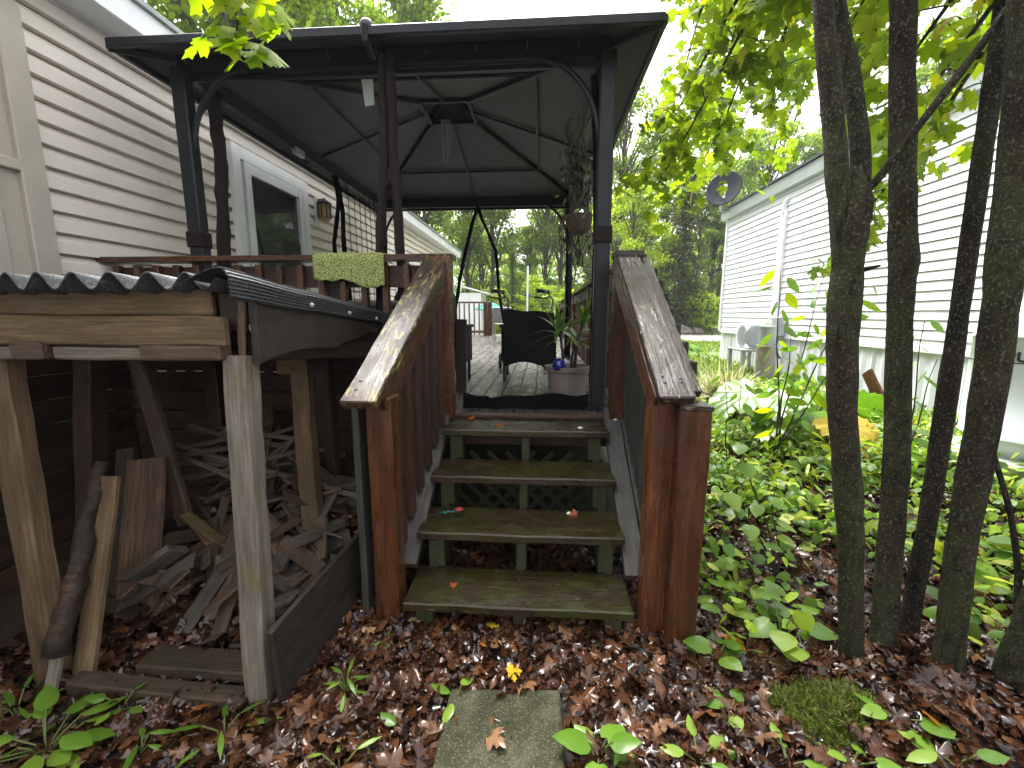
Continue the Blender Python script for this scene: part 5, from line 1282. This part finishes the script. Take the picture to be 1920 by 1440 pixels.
def spray(tree, paths, nleaf, size, spread, stops, nsep=0, mat_sep=L_MAPLE):
    """branches along paths; leaves hang round them on short twigs; nsep nearest leaves are parts of their own"""
    pos = []; tb_ = B()
    for pts, rr in paths:
        P = smooth_path(pts, 16); tb_.tube(P, [max(.003, rr * (1 - .8 * i / 16)) for i in range(17)], 7)
        L = sum((P[i + 1] - P[i]).length for i in range(16)); m = max(3, int(L / .16))
        for k in range(m):
            t_ = .18 + .82 * (k + rnd.random() * .6) / m; i = min(int(t_ * 16), 15); base = P[i].lerp(P[i + 1], t_ * 16 - i)
            d = V((rnd.gauss(0, 1), rnd.gauss(0, 1), rnd.gauss(-.15, .45))).normalized() * rnd.uniform(.4, 1.2) * spread
            q = smooth_path([base, base + d * .5 + V((0, 0, .03)), base + d - V((0, 0, .25 * d.length))], 6)
            tb_.tube(q, [.004, .0036, .0032, .0028, .0024, .002, .0015], 5)
            for _ in range(nleaf):
                u = rnd.uniform(.2, 1.08); j = min(int(u * 6), 5); p = q[j].lerp(q[j + 1], u * 6 - j)
                pos.append(p + V((rnd.gauss(0, .055), rnd.gauss(0, .055), rnd.gauss(-.03, .045))))
    tb_.build('twigs', STEMD, tree)['kind'] = 'stuff'
    pos.sort(key=lambda p: (p - CAM).length)
    base = V(tree.location); sep = pos[:nsep]; rest = pos[nsep:]
    for p in sep:
        leafobj('leaf', 'maple', MAPLE, mat_sep, tree, lm4(p - base, rots(1, .75, .4)[0], rnd.uniform(*size)))
    n = len(rest)
    if n:
        A = np.array([tuple(p - base) for p in rest])
        me = scatter_mesh('crown', MAPLE, A, rots(n, .7, .45), rng.uniform(*size, n), cols(n, stops, .15), L_ATTR, .015)
        tag(link(bpy.data.objects.new('crown', me), tree), kind='stuff')
tA = thing('maple_tree', 'forked mossy maple trunk nearest the stairs', 'tree', (1.28, 1.6, 0), group='maples beside the stairs')
trunk(tA, [(1.28, 1.62, -.1), (1.19, 1.62, .62), (1.10, 1.64, 1.24), (1.08, 1.65, 1.66), (1.075, 1.65, 1.95)], .041, .054, tip=True, knots=[((1.13, 1.60, 1.84), .02, .05)])
trunk(tA, [(1.085, 1.65, 1.50), (1.055, 1.65, 1.72), (1.02, 1.66, 1.92), (.985, 1.69, 2.2), (.93, 1.7, 2.5), (.88, 1.75, 3.0), (.82, 1.9, 3.8)], .040, .026, BARK, 'fork_limb', False)
trunk(tA, [(1.085, 1.65, 1.5), (1.092, 1.66, 1.72), (1.10, 1.67, 1.95), (1.07, 1.72, 2.25), (1.02, 1.78, 2.55), (.99, 1.85, 3.0), (.98, 2.0, 3.8)], .033, .022, BARKD, 'fork_limb', False)
trunk(tA, [(1.10, 1.64, 1.86), (1.14, 1.62, 1.92), (1.22, 1.60, 2.06), (1.34, 1.60, 2.24), (1.46, 1.62, 2.42), (1.60, 1.68, 2.64), (1.75, 1.75, 2.9)], .013, .012, BARKD, 'side_branch', False, 12)
for p, q in (((1.105, 1.645, 1.60), (1.175, 1.625, 1.618)),):
    b = B(); b.tube([p, q], [.012, .004], 7); b.build('twig_stub', BARKD, tA)
tB = thing('maple_tree', 'straight maple trunk with a knot bulge, second from the stairs', 'tree', (1.38, 1.6, 0), group='maples beside the stairs')
trunk(tB, [(1.39, 1.62, -.1), (1.40, 1.68, .4), (1.39, 1.70, .81), (1.36, 1.73, 1.3), (1.33, 1.75, 1.72), (1.29, 1.78, 2.19), (1.25, 1.8, 2.6), (1.2, 1.85, 3.1), (1.15, 1.95, 3.9)], .044, .036, knots=[((1.41, 1.70, 1.66), .035, .05), ((1.29, 1.68, 1.55), .02, .035), ((1.40, 1.66, 1.0), .006, .05)])
tC = thing('maple_tree', 'thin dark leaning maple trunk between two thicker trunks', 'tree', (1.52, 1.62, 0), group='maples beside the stairs')
trunk(tC, [(1.52, 1.70, -.1), (1.57, 1.74, .59), (1.60, 1.78, 1.23), (1.61, 1.80, 1.72), (1.62, 1.82, 2.22), (1.66, 1.87, 2.6), (1.75, 1.95, 3.2), (1.85, 2.1, 3.9)], .033, .026, BARKD, knots=[((1.55, 1.74, 1.22), .028, .04), ((1.58, 1.77, 2.09), .03, .03)])
tD = thing('maple_tree', 'thick maple trunk with a scarred bark patch in front of the gas tank', 'tree', (1.54, 1.48, 0), group='maples beside the stairs')
trunk(tD, [(1.54, 1.52, -.05), (1.49, 1.51, .6), (1.475, 1.5, 1.26), (1.465, 1.52, 1.76), (1.46, 1.55, 2.23), (1.42, 1.58, 2.7), (1.4, 1.65, 3.8)], .043, .046, knots=[((1.47, 1.46, 1.66), .012, .06)])
tE = thing('maple_tree', 'slanting maple trunk at the right edge of the clump', 'tree', (1.66, 1.44, 0), group='maples beside the stairs')
trunk(tE, [(1.66, 1.46, -.05), (1.70, 1.44, .40), (1.80, 1.44, .95), (1.92, 1.45, 1.58), (2.1, 1.5, 2.4), (2.3, 1.6, 3.8)], .055, .045)
trunk(tE, [(1.63, 1.42, .25), (1.69, 1.5, .5), (1.67, 1.55, .75), (1.62, 1.6, .98), (1.60, 1.64, 1.2)], .012, .006, BARKD, 'thin_shoot', False, 8)
# canopy
spray(tA, [([(.88, 1.75, 3.0), (.92, 2.4, 3.3), (.98, 3.1, 3.35), (1.0, 3.6, 3.05)], .016),
           ([(.85, 1.9, 3.1), (1.0, 2.6, 3.3), (1.1, 3.3, 3.0), (1.0, 3.6, 2.45)], .014),
           ([(1.0, 1.9, 2.9), (1.05, 2.6, 2.95), (.98, 3.1, 2.7), (.82, 3.4, 2.35)], .012),
           ([(1.02, 2.0, 3.2), (1.25, 2.8, 3.2), (1.35, 3.5, 2.95), (1.25, 3.9, 2.55)], .013),
           ([(1.0, 2.2, 3.1), (1.0, 2.9, 3.05), (.9, 3.3, 2.8), (.76, 3.5, 2.55)], .012),
           ([(1.0, 2.2, 3.4), (1.3, 3.2, 3.6), (1.5, 4.2, 3.4), (1.4, 4.9, 2.95)], .014),
           ([(1.1, 2.0, 3.3), (1.5, 2.9, 3.4), (1.7, 3.9, 3.2), (1.7, 4.6, 2.85)], .014),
           ([(1.0, 2.1, 3.5), (1.35, 3.2, 3.9), (1.6, 4.4, 3.9), (1.6, 5.4, 3.5)], .014)], 13, (.07, .11), .33, MC, 130)
spray(tB, [([(1.2, 1.85, 3.0), (1.55, 2.3, 3.2), (1.85, 2.9, 3.0), (1.95, 3.3, 2.7)], .014),
           ([(1.25, 1.9, 2.9), (1.5, 2.3, 2.85), (1.75, 2.7, 2.7)], .012),
           ([(1.2, 2.0, 3.4), (1.7, 3.0, 3.6), (2.1, 3.9, 3.4), (2.2, 4.6, 3.0)], .014),
           ([(1.2, 1.9, 3.1), (1.2, 2.3, 3.05), (1.3, 2.7, 2.95), (1.45, 3.1, 2.75)], .012)], 12, (.075, .115), .34, MC, 90)
spray(tD, [([(1.4, 1.65, 2.8), (1.65, 1.95, 2.75), (1.9, 2.25, 2.6)], .012),
           ([(1.42, 1.7, 2.6), (1.55, 2.1, 2.55), (1.62, 2.4, 2.45)], .010),
           ([(1.42, 1.6, 2.9), (1.30, 2.0, 2.75), (1.35, 2.3, 2.62)], .010)], 9, (.08, .12), .24, MC, 70)
spray(tC, [([(1.66, 1.87, 2.5), (1.95, 2.5, 2.35), (2.08, 3.0, 2.15), (2.05, 3.3, 1.85)], .011),
           ([(1.66, 1.9, 2.6), (2.0, 2.7, 2.5), (2.15, 3.1, 2.3)], .010)], 10, (.08, .12), .24, [(.12, .22, .012), (.2, .3, .014), (.3, .38, .02)], 60)
# overhanging yellow-green spray at the upper left, from a tree beyond the frame
tF = thing('maple_branch', 'overhanging maple bough with yellow-green leaves before the gazebo eave', 'branch', (-.97, 1.4, 2.7))
b = B(); b.tube(smooth_path([(-.75, .7, 3.0), (-.90, 1.2, 2.7), (-.965, 1.42, 2.46), (-.97, 1.46, 2.36), (-1.0, 1.47, 2.32)], 20), [.007 - .0048 * i / 20 for i in range(21)], 7); b.build('twig', STEMD, tF, smooth=True)
b = B(); b.tube(smooth_path([(-.968, 1.45, 2.385), (-.94, 1.47, 2.35), (-.92, 1.48, 2.32)], 8), .0018, 6); b.build('twig', STEMD, tF, smooth=True)
b = B(); b.tube(smooth_path([(-.93, 1.32, 2.58), (-.85, 1.42, 2.5), (-.82, 1.5, 2.44)], 8), .002, 6); b.build('twig', STEMD, tF, smooth=True)
FLV = [(-1.06, 1.44, 2.30, .085, 1.9), (-1.0, 1.45, 2.30, .075, 2.9), (-.97, 1.46, 2.265, .085, 2.8), (-.915, 1.47, 2.30, .085, -2.4), (-.885, 1.48, 2.29, .09, -2.2), (-.95, 1.45, 2.33, .08, 2.7), (-.91, 1.46, 2.36, .08, -2.2),
       (-1.02, 1.44, 2.36, .085, 2.3), (-.99, 1.44, 2.41, .09, 2.5), (-1.03, 1.42, 2.43, .085, 1.9), (-.94, 1.44, 2.41, .09, 3.0), (-.89, 1.46, 2.40, .09, -2.2), (-.85, 1.48, 2.42, .09, -2.0), (-.86, 1.46, 2.46, .085, -2.6), (-.92, 1.42, 2.47, .09, 2.8), (-.98, 1.40, 2.48, .09, 2.2), (-1.05, 1.40, 2.48, .085, 1.8), (-.84, 1.47, 2.37, .07, -1.8)]
rf = random.Random(9)
for k in range(26):
    x = rf.uniform(-1.02, -.82); FLV.append((x, rf.uniform(1.40, 1.5), rf.uniform(2.34, 2.56) if k > 5 else rf.uniform(2.28, 2.36), rf.uniform(.075, .10), math.pi + (x + .93) * -6 + rf.uniform(-.7, .7)))
for x, y, z, s, yaw in FLV:
    m4 = M.Translation(V((x, y, z + .005)) - V(tF.location)) @ M.Rotation(yaw, 4, 'Z') @ M.Rotation(rnd.uniform(-1.0, -.45), 4, 'X') @ M.Rotation(rnd.uniform(-.35, .35), 4, 'Y') @ M.Scale(s * 1.2, 4)
    leafobj('leaf', 'maple', MAPLE, L_YELL, tF, m4)
tG = thing('maple_branch', 'sparse maple twigs hanging against the white sky above the gazebo', 'branch', (.2, 2.6, 3.7))
for pts in ([(.9, 2.0, 3.5), (.6, 2.4, 3.5), (.32, 2.6, 3.36)], [(.9, 2.2, 3.55), (.2, 2.55, 3.6), (-.05, 2.65, 3.42)], [(.2, 2.5, 3.62), (-.1, 2.6, 3.5), (.02, 2.65, 3.36)]):
    b = B(); P = smooth_path(pts, 10); b.tube(P, [.005 - .003 * i / 10 for i in range(11)], 6); b.build('twig', STEMD, tG)
    for k in range(8):
        p = P[3 + k % 8] if 3 + k % 8 <= 10 else P[10]
        leafobj('leaf', 'maple', MAPLE, L_MAPLE, tG, lm4(p - V(tG.location) + V((rnd.gauss(0, .04), rnd.gauss(0, .03), rnd.gauss(-.02, .03))), rots(1, 1.1, .3)[0], rnd.uniform(.06, .085)))

# ------------------------------------------------------------------ woodland
def tree_proto(kind, seed, H, CRX, n_leaf, stops, lsz):
    r = random.Random(seed); g = np.random.default_rng(seed); b = B()
    lean = V((r.uniform(-.4, .4), r.uniform(-.4, .4), 0))
    tp = smooth_path([(0, 0, -.3), lean * .3 + V((0, 0, H * .35)), lean * .7 + V((0, 0, H * .7)), lean + V((0, 0, H * .97))], 14)
    b.tube(tp, [.0115 * H * (1 - .85 * i / 14) for i in range(15)], 9, ns=.1, freq=1.5)
    clumps = []
    if kind == 'conifer':
        P = []; zc = H * .06
        while zc < H * .98:
            f = 1 - zc / H; L = CRX * (.15 + .85 * f); nb = 7
            for k in range(nb):
                a = r.uniform(0, 6.28); ll = L * r.uniform(.6, 1.05); dr = r.uniform(.1, .35)
                for s in np.linspace(.15, 1, max(4, int(ll * 4))):
                    m = 6
                    c = np.array([math.cos(a) * ll * s, math.sin(a) * ll * s, zc - dr * ll * s * s + .12 * s])
                    P.append(c + g.normal(0, [.13 + .1 * s, .13 + .1 * s, .07], (m, 3)))
            zc += H * .028
        P = np.concatenate(P)
        if len(P) > n_leaf: P = P[g.choice(len(P), n_leaf, replace=False)]
    else:
        base = {'tall': .42, 'round': .22, 'shrub': .02}[kind]
        for k in range(46 if kind != 'shrub' else 26):
            f = r.uniform(base, 1.0); wd = CRX * math.sin(math.pi * min(.97, max(.12, (f - base * .8) / (1.06 - base * .8)))) ** .7
            a = r.uniform(0, 6.28); rr = wd * math.sqrt(r.random()); c = V((math.cos(a) * rr, math.sin(a) * rr, f * H)); clumps.append((c, r.uniform(.5, 1.15) * CRX * .27))
            i = min(13, int(max(.1, f - .22) * 14)); q = smooth_path([tp[i], tp[i].lerp(c, .5) + V((0, 0, .2)), c], 5)
            b.tube(q, [.004 * H * (1 - .75 * t_ / 5) for t_ in range(6)], 5)
        P = []
        for c, s in clumps:
            m = n_leaf // len(clumps); d = g.normal(0, 1, (m, 3)); d /= np.linalg.norm(d, axis=1)[:, None]
            P.append(np.array(c) + d * (g.random((m, 1)) ** .45) * s * np.array([1.15, 1.15, .7]))
        P = np.concatenate(P)
    n = len(P); tm = b.mesh('trunk', BARKF, True)
    global rng
    keep = rng; rng = g
    cm = scatter_mesh('crown', DIAM, P, rots(n, .3, .6), g.uniform(*lsz, n), cols(n, stops, .22), L_FAR); rng = keep
    return tm, cm
GR1 = [(0.096, 0.18, 0.0168), (0.192, 0.3, 0.024), (0.3, 0.408, 0.0336)]; GR2 = [(0.228, 0.36, 0.0144), (0.36, 0.504, 0.0216), (0.504, 0.6, 0.03)]; GR3 = [(0.042, 0.084, 0.0168), (0.072, 0.12, 0.024), (0.102, 0.156, 0.036)]
PROT = {'tall1': tree_proto('tall', 1, 15, 3.0, 8500, GR1, (.16, .32)), 'tall2': tree_proto('tall', 2, 17, 3.4, 9000, GR1, (.16, .32)),
        'mid1': tree_proto('round', 3, 10, 3.0, 8000, GR2, (.14, .28)), 'mid2': tree_proto('round', 4, 9, 2.6, 7500, GR1, (.14, .28)),
        'con1': tree_proto('conifer', 5, 11, 2.4, 9000, [(.03, .055, .016), (.06, .065, .025), (.09, .075, .035)], (.13, .26)), 'con2': tree_proto('conifer', 6, 14, 2.6, 9000, GR3, (.14, .28)),
        'shr1': tree_proto('shrub', 7, 2.6, 1.6, 5000, GR2, (.09, .18)), 'shr2': tree_proto('shrub', 8, 2.2, 1.5, 5000, GR1, (.09, .18))}
def plant(kind, x, y, s, rz, label, name, group, cat='tree'):
    t_ = thing(name, label, cat, (x, y, .40), rz, group); tm, cm = PROT[kind]
    for nm, me_ in (('trunk', tm), ('crown', cm)):
        o = bpy.data.objects.new(nm, me_); link(o, t_); o.scale = (s, s, s)
        if nm == 'crown': o['kind'] = 'stuff'
r3 = random.Random(5)
def where(x, y):
    a = math.degrees(math.atan2(x, y))
    if a < -24: return 'hidden mostly by the beige home'
    if a < -13: return 'seen past the far end of the beige home'
    if a < -4: return 'seen through the left half of the gazebo'
    if a < 3: return 'seen through the gazebo near its back right post'
    if a < 10: return 'seen right of the gazebo above the right handrail'
    if a < 22: return 'seen left of the satellite dish'
    return 'rising above the trailer roof'
KN = {'tall1': 'slender tall tree', 'tall2': 'broad tall tree', 'mid2': 'round leafy tree', 'con2': 'dark conifer', 'shr1': 'bright green bush', 'shr2': 'darker green bush'}
plant('con1', 7.6, 24.5, .85, .4, 'brown-green conifer across the lawn beyond the right handrail', 'conifer', 'trees of the wood')
plant('mid1', 5.0, 25.0, .80, 1.2, 'bright yellow-green young maple just left of the brown-green conifer', 'young_maple', 'trees of the wood')
plant('mid1', 15.5, 21, .95, 2.2, 'yellow-green tree rising behind the trailer roof', 'young_maple', 'trees of the wood')
plant('con2', -1.6, 24, .32, 1.0, 'small fresh green conifer behind the walker', 'conifer', 'trees of the wood')
for i in range(26):
    x = -17 + i * 1.75 + r3.uniform(-.8, .8); y = r3.uniform(30, 36)
    kd = r3.choice(['tall1', 'tall2', 'mid2', 'mid2', 'tall1']); plant(kd, x, y, r3.uniform(.8, 1.02), r3.uniform(0, 6.28), KN[kd] + ' at the wood front, ' + where(x, y), 'woodland_tree', 'trees of the wood')
for i in range(24):
    x = -24 + i * 2.6 + r3.uniform(-1, 1); y = r3.uniform(39, 50)
    kd = r3.choice(['tall1', 'tall2', 'mid2']); plant(kd, x, y, r3.uniform(.85, 1.05), r3.uniform(0, 6.28), KN[kd] + ' deep in the wood, ' + where(x, y), 'woodland_tree', 'trees deep in the wood')
for i in range(7):
    plant('tall2' if i % 2 else 'tall1', -12.5 + r3.uniform(-2, 2) + i * .9, 12 + i * 2.6, r3.uniform(1.0, 1.25), r3.uniform(0, 6.28), ('nearest', 'second', 'third', 'fourth', 'fifth', 'sixth', 'farthest')[i] + ' tall tree rising behind the roof of the beige home', 'woodland_tree', 'trees behind the beige home')
for i in range(6):
    plant('tall1' if i % 2 else 'mid2', 13 + r3.uniform(-1, 2) + i * 1.0, 6 + i * 3.2, r3.uniform(.75, .95), r3.uniform(0, 6.28), ('nearest', 'second', 'third', 'fourth', 'fifth', 'farthest')[i] + ' tree standing behind the white trailer', 'woodland_tree', 'trees behind the trailer')
for i in range(16):
    x = -9 + i * 1.7 + r3.uniform(-.5, .5)
    kd = r3.choice(['shr1', 'shr2']); y = r3.uniform(24.5, 28); plant(kd, x, y, r3.uniform(.8, 1.25), r3.uniform(0, 6.28), KN[kd] + ' across the road, ' + where(x, y), 'bush', 'bushes at the wood edge', 'bush')
for i, (x, y, s) in enumerate(((6.2, 22.6, .5), (7.0, 22.4, .62), (7.9, 22.8, .45), (5.6, 22.9, .4))):
    b = B(); b.lathe((0, 0, 0), [(.1, 0), (s * .9, .05), (s, s * .35), (s * .7, s * .75), (.08, s * .95)], 12)
    for vv in b.v: vv += noise.noise_vector(vv * 2 + V((i * 5, 0, 0))) * .16 * s
    o = b.build('boulder', STONE); o.location = (x, y, .4 + s * .35); tag(o, 'dark boulder below the brown-green conifer', 'rock', 'boulders under the conifer')
# fallen leaves under the lawn edge of the wood floor

n = 90000; x = rng.uniform(-75, 90, n); y = rng.uniform(51, 60, n); z = .3 + rng.random(n) ** .9 * (11 + 3 * np.sin(x * .35) + 2 * np.sin(x * .9))
me = scatter_mesh('far_wood', DIAM, np.stack([x, y, z], -1), rots(n, .3, .6), rng.uniform(.35, .75, n), cols(n, GR1 + GR2, .25), L_FAR)
tag(link(bpy.data.objects.new('far_wood', me)), 'dense leafy mass of the far wood', 'wood', kind='stuff')
n = 26000; x = rng.uniform(-30, 40, n); y = rng.uniform(28, 50, n); z = .35 + rng.random(n) ** 1.6 * 2.2
me = scatter_mesh('undergrowth', DIAM, np.stack([x, y, z], -1), rots(n, .3, .6), rng.uniform(.16, .4, n), cols(n, GR1 + GR2, .25), L_FAR)
tag(link(bpy.data.objects.new('undergrowth', me)), 'green undergrowth on the wood floor', 'undergrowth', kind='stuff')


b = B(); b.box((5, 28, 9.2), (190, 78, 21.5)); hz = b.build('haze', newmat('haze_air')[0]); tag(hz, 'thin damp haze over the garden and wood', 'haze', kind='stuff')
_m = MATS['haze_air']; _t = _m.node_tree; _p = N(_t, 'ShaderNodeVolumePrincipled'); _p.inputs['Density'].default_value = .0011; _p.inputs['Color'].default_value = (.95, .97, 1, 1)
_t.links.new(_p.outputs[0], [q for q in _t.nodes if q.type == 'OUTPUT_MATERIAL'][0].inputs['Volume'])
